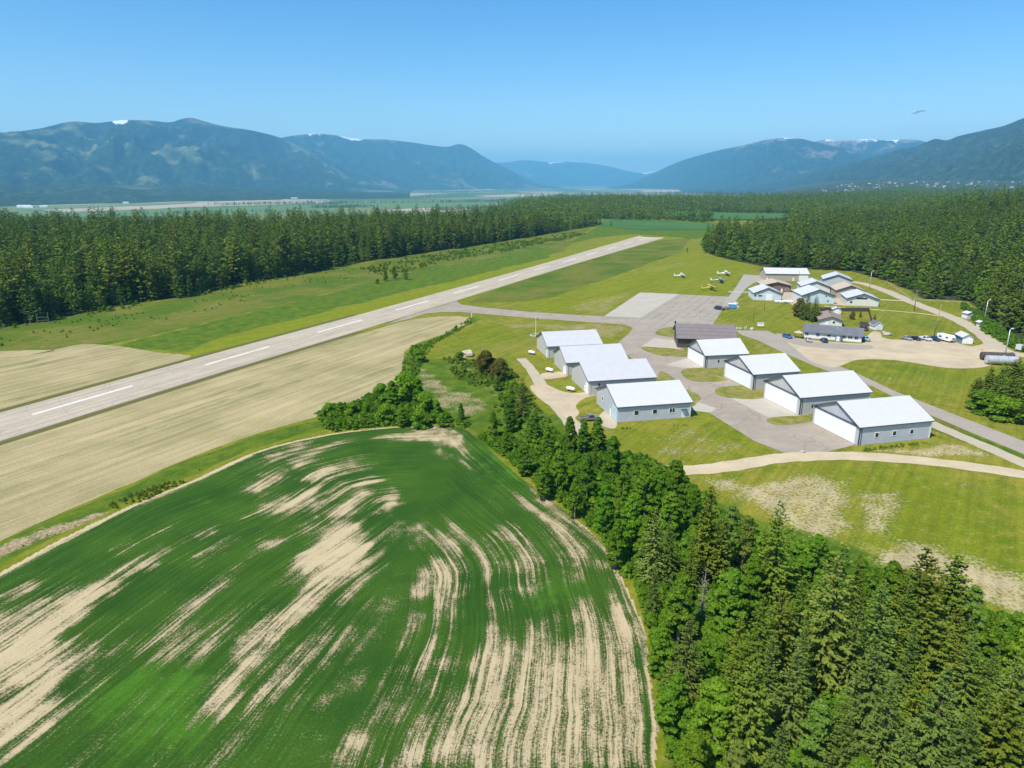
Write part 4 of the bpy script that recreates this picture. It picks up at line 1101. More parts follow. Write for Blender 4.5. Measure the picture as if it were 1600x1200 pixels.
dd = rect_on(t, 'double_door', 'f', W / 2 - 0.9, W / 2 + 0.9, 0.1, 2.1, paint('lilac_white', (0.66, 0.66, 0.72), 0.6), 0, 0.06, W, 4.5)
MB().box(-0.09, -0.061, W / 2 - 0.04, W / 2 + 0.04, 0.1, 2.1).build('door_seam', m_white, dd)
A_ = np.array(G(1502, 537)); C_ = np.array(G(1519.5, 538)); E_ = np.array(G(1494.5, 527))
a = math.atan2(E_[1] - A_[1], E_[0] - A_[0])
t = gable_building('shed', 'blue-sided shed with a white front and white roof, right of the camper', 'shed', tuple(C_), math.atan2(C_[1] - A_[1], C_[0] - A_[0]) + math.pi / 2 + 0.12, float(np.linalg.norm(C_ - A_)), 6.5, 2.8, 3.9, ribbed('blue_siding', (0.17, 0.26, 0.37), 0, 0.25, 0.6, 0.4, 0.1), m_roofw, None, 0.35, 0.4, paint('slate_trim', (0.16, 0.18, 0.21), 0.6), m_white, 0.2)
t = gable_building('shed', 'tiny white-roofed shed with a red panel under the forest edge', 'shed', G(1523, 498), math.radians(100), 4.2, 3.4, 2.5, 3.2, m_wside, m_roofw, None, 0.3, 0.3, None, None, 0.15)
MB().box(0.4, 2.6, -0.08, -0.004, 0.2, 2.0).build('red_panel', m_rust, t)
t = gable_building('kiosk', 'narrow grey kiosk with a white cap beside the gravel road', 'kiosk', G(1537, 511.5), math.radians(95), 2.2, 2.0, 2.3, 2.8, m_grey, m_roofw, None, 0.4, 0.4, None, None, 0.12)
window(t, 'f', 1.1, 1.5, 1.2, 0.8, m_white, 2.2, 2.0)

# ------------------------------------------------------------------ vehicles
m_tyre = paint('tyre_rubber', (0.02, 0.02, 0.02), 0.9)
m_chrome = paint('chrome', (0.6, 0.6, 0.6), 0.25, 0.9)
m_lampr = paint('tail_red', (0.35, 0.02, 0.02), 0.3)
m_lampw = paint('head_lamp', (0.8, 0.8, 0.75), 0.2)
def car_paint(name, c): return paint(name, c, 0.3, 0.15, 0.04, 1, 0.5)
def vehicle(kind, label, cat, px, heading, m, group=None, sc=1.0, pos=None):
    """front towards +x"""
    p = pos or G(*px)
    t = thing('parked_' + kind, label, cat, (p[0], p[1], 0.03), heading, group)
    t.scale = (sc, sc, sc)
    w = 0.92
    if kind in ('suv', 'car'):
        h = 1.75 if kind == 'suv' else 1.45
        prof = [(-2.25, 0.35), (2.25, 0.35), (2.3, 0.75), (2.15, 0.95), (1.15, 1.02), (0.45, h - 0.05), (0.2, h), (-1.6, h), (-2.1, 1.05), (-2.3, 0.9)] if kind == 'suv' else \
               [(-2.25, 0.32), (2.25, 0.32), (2.3, 0.65), (2.1, 0.82), (1.0, 0.92), (0.3, h - 0.04), (0.0, h), (-1.1, h - 0.02), (-1.75, 0.98), (-2.28, 0.9)]
        glassx = (-1.75, 0.55)
    elif kind == 'pickup':
        h = 1.8
        prof = [(-2.8, 0.45), (2.7, 0.45), (2.75, 0.95), (2.6, 1.08), (1.5, 1.15), (0.95, h - 0.04), (0.75, h), (-0.45, h), (-0.65, 1.15), (-0.7, 0.75), (-2.6, 0.75), (-2.6, 1.12), (-2.8, 1.12)]
    mb = MB()
    n = len(prof)
    # shell narrowing towards the roof
    def wid(z): return w if z < 1.0 else w - (z - 1.0) * 0.22
    vs = [(x, -wid(z), z) for x, z in prof] + [(x, wid(z), z) for x, z in prof]
    fs = [tuple(range(n)), tuple(range(2 * n - 1, n - 1, -1))] + [(i, i + n, (i + 1) % n + n, (i + 1) % n) for i in range(n)]
    mb.add(vs, fs)
    if kind == 'pickup':
        for ya_ in (-w, w - 0.08): MB().box(-2.6, -0.7, ya_, ya_ + 0.08, 0.751, 1.12).build('bed_side', m, t)
    body = mb.build('body', m, t)
    md = body.modifiers.new('bevel', 'BEVEL'); md.width = 0.06; md.segments = 2; md.limit_method = 'ANGLE'
    if kind == 'pickup': x0, x1, zt = -0.38, 1.1, h - 0.1
    elif kind == 'suv': x0, x1, zt = -1.8, 0.62, h - 0.12
    else: x0, x1, zt = -1.35, 0.5, h - 0.1
    for sgn in (-1, 1):
        ya = lambda z: sgn * (wid(z) + 0.012)
        q = [(x0 - 0.1, ya(1.05), 1.05), (x1 + 0.2, ya(1.05), 1.05), (x1 - 0.25, ya(zt), zt), (x0 + 0.15, ya(zt), zt)]
        MB().add(q, [(0, 1, 2, 3)]).build('side_window', m_glass, t)
    fwx = {'pickup': (1.5, 1.15, 0.95, h - 0.04), 'suv': (1.15, 1.02, 0.45, h - 0.05), 'car': (1.0, 0.92, 0.3, h - 0.04)}[kind]
    d = Vector((fwx[3] - fwx[1], 0, -(fwx[2] - fwx[0]))).normalized() * 0.015
    def lerp(t_): return (fwx[0] + (fwx[2] - fwx[0]) * t_ + d.x, fwx[1] + (fwx[3] - fwx[1]) * t_ + d.z)
    a, b_ = lerp(0.12), lerp(0.92)
    MB().add([(a[0], -wid(a[1]) + .1, a[1]), (a[0], wid(a[1]) - .1, a[1]), (b_[0], wid(b_[1]) - .1, b_[1]), (b_[0], -wid(b_[1]) + .1, b_[1])], [(0, 1, 2, 3)]).build('windscreen', m_glass, t)
    rr = {'pickup': (-0.45, h, -0.65, 1.15), 'suv': (-1.6, h, -2.1, 1.05), 'car': (-1.1, h - .02, -1.75, .98)}[kind]
    q = [(rr[0] + (rr[2] - rr[0]) * k - 0.015, rr[1] + (rr[3] - rr[1]) * k + 0.008) for k in (0.12, 0.8)]
    MB().add([(q[0][0], -wid(q[0][1]) + .1, q[0][1]), (q[0][0], wid(q[0][1]) - .1, q[0][1]), (q[1][0], wid(q[1][1]) - .1, q[1][1]), (q[1][0], -wid(q[1][1]) + .1, q[1][1])], [(0, 1, 2, 3)]).build('rear_window', m_glass, t)
    xs_ = (-1.75, 1.75) if kind == 'pickup' else (-1.4, 1.42)
    for x in xs_:
        for s in (-1, 1):
            wl = MB().tube([(x, s * (w - 0.2), 0.33), (x, s * (w + 0.02), 0.33)], 0.34, 14).build('wheel', m_tyre, t)
            MB().tube([(x, s * (w + 0.021), 0.33), (x, s * (w + 0.035), 0.33)], 0.2, 10).build('rim', m_chrome, wl)
    xf = 2.76 if kind == 'pickup' else 2.31
    for s in (-1, 1):
        MB().box(xf - 0.06, xf + 0.01, s * 0.7 - 0.16, s * 0.7 + 0.16, 0.62, 0.8).build('headlight', m_lampw, t)
        MB().box(-(2.83 if kind == 'pickup' else 2.33), -(2.76 if kind == 'pickup' else 2.27), s * 0.78 - 0.09, s * 0.78 + 0.09, 0.7, 0.95).build('tail_light', m_lampr, t)
    return t
R_ = math.radians
GC = 'cars parked in a row at the lawn edge'
vehicle('car', 'silver-grey car, leftmost of the row parked at the lawn edge', 'car', (1416.5, 530.5), R_(-82), car_paint('silver_paint', (0.36, 0.37, 0.40)), GC)
vehicle('car', 'black car between the silver car and the white pickup', 'car', (1430.5, 531), R_(-80), car_paint('black_paint', (0.025, 0.025, 0.028)), GC)
vehicle('pickup', 'white pickup truck parked beside the black car', 'pickup truck', (1445.5, 531.5), R_(-78), car_paint('white_car_paint', (0.72, 0.72, 0.72)), GC)
vehicle('pickup', 'dark blue pickup truck parked at the foot of the wooden pole', 'pickup truck', (1460, 532), R_(96), car_paint('navy_paint', (0.035, 0.07, 0.13)), GC)
vehicle('suv', 'blue car parked alone on the tarmac left of the terminal', 'car', (1230, 528), R_(-70), car_paint('mid_blue_paint', (0.06, 0.15, 0.32)))
vehicle('suv', 'silver SUV with tail towards the camera by the terminal wall', 'SUV', (1263, 533.5), R_(80), car_paint('pale_silver_paint', (0.46, 0.45, 0.45)))
vehicle('suv', 'dark blue SUV facing the terminal windows', 'SUV', (1287, 534.5), R_(86), car_paint('ink_blue_paint', (0.03, 0.05, 0.09)))
vehicle('pickup', 'pale turquoise pickup at the right end of the terminal', 'pickup truck', (1350.5, 532), R_(-75), car_paint('turquoise_paint', (0.30, 0.48, 0.52)))
vehicle('suv', 'dark maroon van behind the right end of the terminal', 'van', (1350, 516), R_(-84), car_paint('maroon_paint', (0.10, 0.025, 0.035)))
vehicle('suv', 'black SUV parked on the apron near the blue fuel tank', 'SUV', (1124, 484), R_(-35), car_paint('charcoal_paint', (0.04, 0.045, 0.06)), None, 1.15)
vehicle('pickup', 'old rusty grey truck half hidden by the leafy trees', 'pickup truck', (921, 657), R_(10), car_paint('dull_grey_paint', (0.22, 0.22, 0.21)))

# white camper
p = G(1477.5, 533.5)
t = thing('camper_trailer', 'white camper trailer parked right of the blue pickup', 'camper', (p[0], p[1], 0.03), R_(-72))
sh = MB(); pr = [(-3.4, 0.6), (2.6, 0.6), (3.3, 1.3), (3.2, 2.2), (2.6, 2.85), (-3.2, 2.9), (-3.5, 2.5)]
sh.prism(pr, -1.2, 1.2, 'y'); bd = sh.build('body', m_white, t); md = bd.modifiers.new('bevel', 'BEVEL'); md.width = 0.12; md.segments = 3
for x, s in ((-1.8, 1.2), (1.2, 1.0)):
    for y in (-1.23, 1.205): MB().box(x - s / 2, x + s / 2, y, y + 0.025, 1.6, 2.2).build('window', m_glass, t)
MB().box(3.26, 3.3, -0.6, 0.6, 1.5, 2.0).build('window', m_glass, t)
for y in (-1.1, 1.1): MB().tube([(-0.4, y - 0.12, 0.34), (-0.4, y + 0.12, 0.34)], 0.34, 14).build('wheel', m_tyre, t)
MB().tube([(2.6, 0, 0.6), (4.2, 0, 0.5)], 0.06).build('tow_bar', m_trim, t)
# trailer at the right frame edge
p = G(1597, 548)
t = thing('cargo_trailer', 'pale cargo trailer cut by the right frame edge, beyond the silver tank', 'trailer', (p[0], p[1], 0.03), R_(20))
MB().box(-2.4, 2.4, -1.1, 1.1, 0.6, 2.5).build('body', paint('pale_grey_paint', (0.55, 0.56, 0.58), 0.5), t)
MB().box(-2.45, 2.45, -1.13, 1.13, 0.45, 0.6).build('chassis', m_trim, t)
for x in (-1.5, -0.7):
    for y in (-1.05, 1.05): MB().tube([(x, y - 0.1, 0.34), (x, y + 0.1, 0.34)], 0.34, 12).build('wheel', m_tyre, t)

# light aircraft
m_prop = paint('propeller_black', (0.03, 0.03, 0.03), 0.4)
def aircraft(label, px, hd, m, m2, group='small aircraft parked on the grass', sc=1.0):
    p = G(*px)
    t = thing('light_aircraft', label, 'aircraft', (p[0], p[1], 0.02), hd, group)
    t.scale = (sc,) * 3
    secs = [(3.0, 0.28, 1.25), (2.7, 0.48, 1.25), (1.8, 0.62, 1.3), (0.8, 0.68, 1.45), (-0.4, 0.66, 1.5), (-1.6, 0.45, 1.4), (-3.2, 0.24, 1.25), (-4.6, 0.1, 1.2)]
    MB().tube([(x, 0, z) for x, r, z in secs], [r for x, r, z in secs], 12).build('fuselage', m, t, True)
    wg = MB()
    def foil(x, y, c, z): return [(x + c * 0.5, y, z), (x + c * 0.2, y, z + 0.11), (x - c * 0.5, y, z + 0.01), (x - c * 0.1, y, z - 0.05)]
    st_ = [(-5.3, 1.2, 2.42), (-4.6, 1.5, 2.38), (0, 1.6, 2.22), (4.6, 1.5, 2.38), (5.3, 1.2, 2.42)]
    vs = []
    for y, c, z in st_: vs += foil(0.7, y, c, z)
    fs = [(0, 1, 2, 3), tuple(len(vs) - 4 + k for k in (3, 2, 1, 0))]
    for k in range(len(st_) - 1):
        for j in range(4): fs.append((k * 4 + j, k * 4 + (j + 1) % 4, k * 4 + 4 + (j + 1) % 4, k * 4 + 4 + j))
    wg.add(vs, fs).build('wing', m, t)
    for s in (-1, 1):
        MB().tube([(0.6, s * 0.6, 0.95), (0.7, s * 2.9, 2.26)], 0.05, 6).build('wing_strut', m, t)
    MB().prism([(-4.8, 1.25), (-3.7, 1.3), (-4.3, 2.5), (-4.85, 2.55)], -0.05, 0.05, 'y').build('tail_fin', m2, t)
    MB().box(-4.7, -3.8, -1.6, 1.6, 1.28, 1.36).build('tailplane', m, t)
    MB().add([(1.75, -0.5, 1.75), (1.75, 0.5, 1.75), (1.15, 0.5, 2.2), (1.15, -0.5, 2.2)], [(0, 1, 2, 3)]).build('windscreen', m_glass, t)
    MB().box(-0.4, 1.2, -0.69, 0.69, 1.7, 2.12).build('cabin_glass', m_glass, t)
    for s in (-1, 1):
        MB().tube([(0.9, s * 0.5, 0.9), (0.9, s * 1.15, 0.32)], 0.06, 6).build('gear_leg', m, t)
        MB().tube([(0.9, s * 1.08, 0.3), (0.9, s * 1.24, 0.3)], 0.3, 12).build('wheel', m_tyre, t)
    MB().tube([(-4.4, -0.05, 0.16), (-4.4, 0.05, 0.16)], 0.16, 10).build('tail_wheel', m_tyre, t)
    MB().tube([(-4.4, 0, 0.25), (-4.3, 0, 1.15)], 0.04, 6).build('tail_leg', m_trim, t)
    MB().box(3.05, 3.12, -0.95, 0.95, 1.18, 1.32).build('propeller', m_prop, t)
    return t
wa = car_paint('aircraft_white', (0.74, 0.74, 0.72)); ya = car_paint('aircraft_yellow', (0.62, 0.44, 0.02)); ga = car_paint('aircraft_grey', (0.30, 0.30, 0.32))
aircraft('white high-wing aircraft standing alone on the grass, farthest left', (1064, 433.5), R_(-4), wa, wa, sc=1.0)
aircraft('white high-wing aircraft nearest the pale taxiway, farthest back', (1133, 430.5), R_(-8), wa, wa, sc=1.15)
aircraft('silver-grey aircraft with a white tail behind the yellow one', (1123.5, 441.5), R_(-12), ga, wa, sc=1.15)
aircraft('bright yellow high-wing aircraft on the grass by the apron', (1109.5, 453.5), R_(6), ya, ya, sc=1.15)

# ------------------------------------------------------------------ tanks, poles, fences, signs and yard things
p = G(1564, 570)
t = thing('storage_tank', 'long silver horizontal tank lying beside the right gravel road', 'tank', (p[0], p[1], 0), R_(-12))
bt = MB().tube([(-5.1, 0, 1.75), (-4.9, 0, 1.75), (4.9, 0, 1.75), (5.1, 0, 1.75)], [1.1, 1.5, 1.5, 1.1], 24).build('shell', m_steel, t, False)
for x in (-3.4, 3.4): MB().box(x - 0.25, x + 0.25, -1.2, 1.2, 0, 0.7).build('cradle', m_rust, t)
for x in (-4.8, -1.6, 1.6, 4.8): MB().tube([(x - 0.06, 0, 1.75), (x + 0.06, 0, 1.75)], 1.53, 24).build('band', paint('dull_steel', (0.34, 0.34, 0.35), 0.5, 0.6), t)
MB().tube([(0.5, 0, 3.2), (0.5, 0, 3.5)], 0.3, 12).build('hatch', m_steel, t)
p = G(1557, 563)
t = thing('storage_tank', 'dark rusty brown tank lying behind the silver tank', 'tank', (p[0], p[1], 0), R_(-10))
bt = MB().tube([(-5.4, 0, 1.6), (-5.2, 0, 1.6), (5.2, 0, 1.6), (5.4, 0, 1.6)], [1.1, 1.4, 1.4, 1.1], 20).build('shell', paint('dark_rust', (0.085, 0.07, 0.062), 0.7, 0.1, 0.3), t, False)
for x in (-3.2, 3.2): MB().box(x - 0.25, x + 0.25, -1.2, 1.2, 0, 0.6).build('cradle', m_woodg, t)
for k, (px, lab) in enumerate((((831, 554), 'small white propane tank beside the farthest left hangar'), ((858.5, 581.5), 'white propane tank beside the tan driveway of the left hangars'), ((891.5, 611.5), 'white propane tank on the grass by the white corner door'))):
    p = G(*px)
    t = thing('propane_tank', lab, 'propane tank', (p[0], p[1], 0), R_(-38), 'propane tanks behind the left hangars')
    MB().tube([(-1.5, 0, 0.95), (-1.35, 0, 0.95), (-1.1, 0, 0.95), (1.1, 0, 0.95), (1.35, 0, 0.95), (1.5, 0, 0.95)], [0.1, 0.42, 0.55, 0.55, 0.42, 0.1], 16).build('shell', m_white, t, True)
    for x in (-0.8, 0.8): MB().box(x - 0.12, x + 0.12, -0.4, 0.4, 0, 0.5).build('leg', m_trim, t)
    MB().tube([(0, 0, 1.45), (0, 0, 1.7)], 0.16, 10).build('valve_cap', m_white, t)
# blue fuel tank by the apron with its clutter
p = G(1144, 482)
t = thing('fuel_tank', 'blue and white fuel tank on skids beside the apron', 'fuel tank', (p[0], p[1], 0), R_(-20))
MB().box(-1.9, 1.9, -1.2, 1.2, 0.35, 2.3).build('shell', paint('fuel_blue', (0.06, 0.28, 0.58), 0.4), t).modifiers.new('bevel', 'BEVEL').width = 0.15
MB().box(-2.0, 2.0, -1.3, 1.3, 2.35, 2.5).build('lid', m_white, t)
for y in (-0.9, 0.9): MB().box(-2.1, 2.1, y - 0.12, y + 0.12, 0, 0.33).build('skid', m_trim, t)
MB().box(2.02, 2.7, -0.4, 0.4, 0.0, 1.6).build('pump', m_white, t)
for px, lab, cc in (((1150, 475.5), 'white chest freezer shaped box behind the fuel tank', m_white), ((1137, 484), 'grey pallet crate left of the fuel tank', m_woodg), ((1152.5, 482.5), 'pale crate right of the fuel tank', paint('pale_crate', (0.55, 0.50, 0.42), 0.8))):
    p = G(*px); t = thing('crate', lab, 'crate', (p[0], p[1], 0), R_(15))
    MB().box(-0.9, 0.9, -0.6, 0.6, 0.1, 1.0).build('body', cc, t); MB().box(-0.95, 0.95, -0.65, 0.65, 1.003, 1.1).build('lid', cc, t); MB().box(-0.8, 0.8, -0.5, 0.5, 0, 0.1).build('base', m_woodg, t)

def pole(name, label, px, h, m, r=0.14, lean=(0, 0), arms=0, lamp=False, cat='pole', group=None):
    p = G(*px)
    t = thing(name, label, cat, (p[0], p[1], 0), R_(20), group)
    MB().tube([(0, 0, 0), (lean[0], lean[1], h)], [r, r * 0.65], 8).build('post', m, t, True)
    if arms:
        MB().box(lean[0] - 1.1, lean[0] + 1.1, lean[1] - 0.07, lean[1] + 0.07, h - 0.7, h - 0.55).build('crossarm', m, t)
        for x in (-0.9, 0, 0.9): MB().tube([(lean[0] + x, lean[1], h - 0.55), (lean[0] + x, lean[1], h - 0.3)], 0.06, 6).build('insulator', m_white, t)
    if lamp:
        MB().tube([(lean[0], lean[1], h), (lean[0] + 1.0, lean[1], h + 0.25)], 0.06, 6).build('arm', m_steel, t)
        MB().box(lean[0] + 0.7, lean[0] + 1.6, -0.25, 0.25, h + 0.1, h + 0.35).build('lamp_head', m_white, t)
    return t
m_pole = paint('tan_pole_wood', (0.34, 0.24, 0.14), 0.9, 0, 0.2)
pole('utility_pole', 'tall tan wooden pole leaning a little, behind the parked pickups', (1459, 526), 13.5, m_pole, 0.2, (1.1, 0))
pole('utility_pole', 'dark wooden pole beside the gravel road below the forest', (1428, 486), 10.5, m_woodg, 0.2, (0.1, 0), 1)
pole('light_pole', 'slim light pole in front of the forest behind the hangars', (1358, 453), 11, m_steel, 0.16, (0, 0), 0, True)
pole('light_pole', 'grey light pole near the kiosk at the forest edge', (1537, 505), 10.5, m_steel, 0.18, (0, 0), 0, True)
pole('light_pole', 'silver pole with a white lamp box behind the silver tank', (1570, 556), 10, m_steel, 0.2, (0, 0), 0, True)
pole('radio_mast', 'thin dark mast rising from the lawn in front of the small white hangar', (1177, 504), 10.5, m_trim, 0.09)
pole('radio_mast', 'shorter thin mast right of the taller lawn mast', (1194, 485.5), 8, m_trim, 0.09)
pole('utility_pole', 'thin pole standing before the large tan hangar', (1246, 452), 11, m_woodg, 0.14)
p = G(837, 524)
t = thing('windsock_mast', 'pale lattice windsock mast beside the farthest left hangar', 'windsock', (p[0], p[1], 0), 0)
MB().tube([(0, 0, 0), (0, 0, 8.0)], [0.12, 0.06], 6).build('post', m_white, t)
MB().tube([(0.15, 0, 7.8), (1.3, 0.2, 7.3), (2.1, 0.3, 6.9)], [0.32, 0.24, 0.14], 10).build('sock', paint('sock_cloth', (0.70, 0.55, 0.40), 0.9), t)
MB().tube([(2.2 * math.cos(k * 0.3142), 2.2 * math.sin(k * 0.3142), 0.1) for k in range(21)], [0.2 + 0.08 * (k % 2) for k in range(21)], 6, False).build('stone_ring', paint('white_stone', (0.5, 0.48, 0.44), 0.9), t)
p = G(737, 496)
t = thing('marker_post', 'short white marker post where the taxiway meets the stubble', 'marker', (p[0], p[1], 0), 0)
MB().tube([(0, 0, 0), (0, 0, 1.7)], 0.16, 8).build('post', m_white, t); MB().box(-0.25, 0.25, -0.25, 0.25, 1.7, 1.95).build('cap', m_white, t)
p = G(1188, 512.5)
t = thing('notice_board', 'white notice board on two posts at the lawn corner', 'sign', (p[0], p[1], 0), R_(-8))
MB().box(-1.4, 1.4, -0.06, 0.06, 0.9, 2.5).build('panel', m_white, t)
for x in (-1.2, 1.2): MB().box(x - 0.06, x + 0.06, 0.065, 0.18, 0, 2.4).build('post', m_woodg, t)
MB().box(-1.1, 1.1, -0.068, -0.062, 1.9, 2.2).build('heading_band', paint('sign_blue', (0.2, 0.3, 0.42), 0.6), t)

def fence(label, pts, h, m, group=None, gap=2.4, board=True):
    P = [Vector((*G(*q), 0)) for q in pts]
    c = P[0]
    t = thing('wooden_fence', label, 'fence', c, 0, group)
    for a, b_ in zip(P[:-1], P[1:]):
        d = b_ - a; L = d.length; dn = d.normalized(); nrm = Vector((-dn.y, dn.x, 0))
        n = max(1, int(L / gap))
        for k in range(n + 1):
            q = a + d * k / n - c
            MB().box(q.x - 0.08, q.x + 0.08, q.y - 0.08, q.y + 0.08, 0, h + 0.12).build('post', m, t)
        o1 = a - c + nrm * 0.1; o2 = b_ - c + nrm * 0.1; e = nrm * 0.03
        lev = [(0.1, h)] if board else [(0.5, 0.62), (h - 0.2, h - 0.08)]
        for z0, z1 in lev:
            v = [o1 - e, o2 - e, o2 + e, o1 + e]
            MB().add([(q.x, q.y, z0) for q in v] + [(q.x, q.y, z1) for q in v], [(3, 2, 1, 0), (4, 5, 6, 7), (0, 1, 5, 4), (1, 2, 6, 5), (2, 3, 7, 6), (3, 0, 4, 7)]).build('board' if board else 'rail', m, t)
    return t
fence('dark wooden fence round the little garden behind the house', [(1281, 486), (1357, 487), (1363, 511), (1343, 508)], 1.8, m_woodd)
fence('white rail fence at the corner of the tarmac by the brown hangar', [(1150, 515), (1160, 516), (1166, 514)], 1.2, m_white, None, 1.5, False)
fence('wire fence line along the foot of the right forest', [(1385, 442), (1425, 470), (1508, 474), (1520, 486)], 1.3, paint('pale_rail', (0.50, 0.44, 0.34), 0.9), None, 8.0, False)
p = G(68, 505)
t = thing('gate_frame', 'grey wooden rail gate at the left forest edge', 'gate', (p[0], p[1], 0), R_(20))
for x in (-5.0, -2.2, 2.2): MB().box(x - 0.14, x + 0.14, -0.14, 0.14, 0, 4.4 if x < 2 else 4.8).build('post', m_woodg, t)
MB().box(-2.2, 2.2, -0.16, -0.142, 2.6, 2.9).build('rail', m_woodg, t); MB().box(-2.2, 2.2, -0.16, -0.142, 1.2, 1.5).build('rail', m_woodg, t)
# entrance clutter west of the terminal
p = G(1247, 528)
t = thing('gazebo', 'small tan shelter with dark posts at the left end of the terminal', 'shelter', (p[0], p[1], 0), R_(-26))
for x in (-1.3, 1.3):
    for y in (-1.2, 1.2): MB().box(x - 0.1, x + 0.1, y - 0.1, y + 0.1, 0, 2.3).build('post', m_woodd, t)
MB().add([(-1.7, -1.6, 2.3), (1.7, -1.6, 2.3), (1.7, 1.6, 2.3), (-1.7, 1.6, 2.3), (0, 0, 3.2)], [(3, 2, 1, 0), (0, 1, 4), (1, 2, 4), (2, 3, 4), (3, 0, 4)]).build('roof', m_rooft, t)
MB().box(-1.0, 1.0, -0.3, 0.3, 0.35, 0.45).build('bench', m_pole, t)
def rock(label, px, r, m, group=None, cat='rock'):
    p = G(*px)
    me = bpy.data.meshes.new('rock'); bm = bmesh.new(); bmesh.ops.create_icosphere(bm, subdivisions=2, radius=1)
    rr = random.Random(int(px[0] * 7 + px[1]))
    for v in bm.verts: v.co *= 0.75 + rr.random() * 0.45; v.co.z = max(v.co.z, -0.35)
    bm.to_mesh(me); bm.free(); me.materials.append(m)
    o = link(bpy.data.objects.new('rock', me)); o.location = (p[0], p[1], r * 0.25); o.scale = (r * 1.2, r, r * 0.75); tag(o, label, cat, group)
m_rock = paint('pale_rock', (0.42, 0.39, 0.34), 0.95, 0, 0.25, 2)
rock('large pale boulder at the lawn corner left of the notice board', (1175, 515), 1.0, m_rock)
rock('pale flat boulder right of the barn-shaped shed', (1386, 524), 1.4, m_rock)
rock('upright pale boulder beside the barn-shaped shed', (1381, 520), 0.8, m_rock)
rock('pale boulder at the end of the concrete apron driveway', (1254, 707), 0.55, m_rock)
rock('whitish dirt heap left of the reddish bush', (731, 556), 2.2, paint('pale_heap', (0.5, 0.43, 0.32), 0.95, 0, 0.2, 2))
for k, (px, lab) in enumerate((((1217.5, 473.5), 'white car-sized boat under cover beside the small white hangar'), ((1230, 473.5), 'second white covered boat on the gravel yard'))):
    p = G(*px); t = thing('covered_boat', lab, 'boat', (p[0], p[1], 0.05), R_(-10))
    MB().prism([(-2.4, 0.5), (2.2, 0.5), (2.9, 1.1), (-2.5, 1.1)], -0.8, 0.8, 'y').build('hull', m_white, t)
    MB().prism([(-0.85, 1.103), (0.85, 1.103), (0, 1.55)], -2.4, 2.2, 'x').build('cover', paint('boat_cover', (0.6, 0.6, 0.58), 0.9), t)
    for y in (-0.7, 0.7): MB().tube([(-0.6, y - 0.08, 0.28), (-0.6, y + 0.08, 0.28)], 0.28, 10).build('wheel', m_tyre, t)
# dirt bank edge and barriers
p = G(1534, 548)
t = thing('traffic_post', 'small orange post at the gravel road junction', 'post', (p[0], p[1], 0), 0)
MB().tube([(0, 0, 0), (0, 0, 1.1)], 0.12, 8).build('post', paint('orange_post', (0.6, 0.2, 0.08), 0.7), t); MB().tube([(0, 0, 0.7), (0, 0, 0.85)], 0.125, 8).build('band', m_white, t)

# farm sheds down in the valley and the town at the mountain's foot
def far_house(name, label, x, y, z, w, l, h, ang, wm, rm, group, cat):
    t = thing(name, label, cat, (x, y, z), ang, group)
    MB().prism([(0, -2), (w, -2), (w, h), (w / 2, h + w * 0.3), (0, h)], 0, l, 'x').build('wall', wm, t)
    MB().prism([(-0.5, h - 0.3), (w / 2, h + w * 0.3 + 0.05), (w + 0.5, h - 0.3), (w + 0.5, h + 0.1), (w / 2, h + w * 0.3 + 0.45), (-0.5, h + 0.1)], -0.5, l + 0.5, 'x').build('roof', rm, t)
    return t
for k, (px, w, l) in enumerate((((26, 324), 22, 90), ((36, 325), 20, 60), ((62, 324), 16, 46), ((192, 318), 14, 40), ((455, 311), 18, 60))):
    x, y = G(px[0], px[1], -99)
    far_house('farm_shed', ('long white farm shed at the far left of the valley', 'white farm shed beside the longest valley shed', 'small white shed among trees at the left of the valley', 'small white farm shed on the pale valley strip', 'white farm shed at the end of the tan valley field')[k], x, y, -99, w, l, 8, 0.1 * k, m_white, m_roofw, 'white farm sheds in the valley', 'farm shed')
rr = random.Random(3)
protos = {}
cnt = 0
while cnt < 190:
    pxx = rr.choice([rr.gauss(1340, 45), rr.uniform(1255, 1480), rr.gauss(1450, 50), rr.uniform(1400, 1600), rr.gauss(1300, 30)])
    r = rr.uniform(4200, 6300) if pxx < 1420 else rr.uniform(3300, 6600)
    if pxx < 1225 or pxx > 1640: continue
    u = (pxx - 800) / F * 1.0; n = math.hypot(u, CP)
    x, y = u / n * r, CP / n * r
    if sdf(np.array([x]), np.array([y]), BENCH)[0] < 60: continue
    z = tz(x, y)
    key = rr.randrange(5)
    if key not in protos:
        wm = (m_cream, m_tanw, m_wside, m_tanw, m_cream)[key]; rm = (m_roofw2, m_roofg, m_roofbr, m_roofbr, m_roofg)[key]
        protos[key] = far_house('town_house', 'pale house of the far town at the foot of the right mountain', x, y, z, 13 + key * 2, 18 + key * 5, 6 + key % 3 * 2, 0.3 * key, wm, rm, 'houses of the far town', 'house')
    else:
        dup(protos[key], (x, y, z), rr.uniform(0, 6.28), rr.uniform(0.32, 0.66))
    cnt += 1
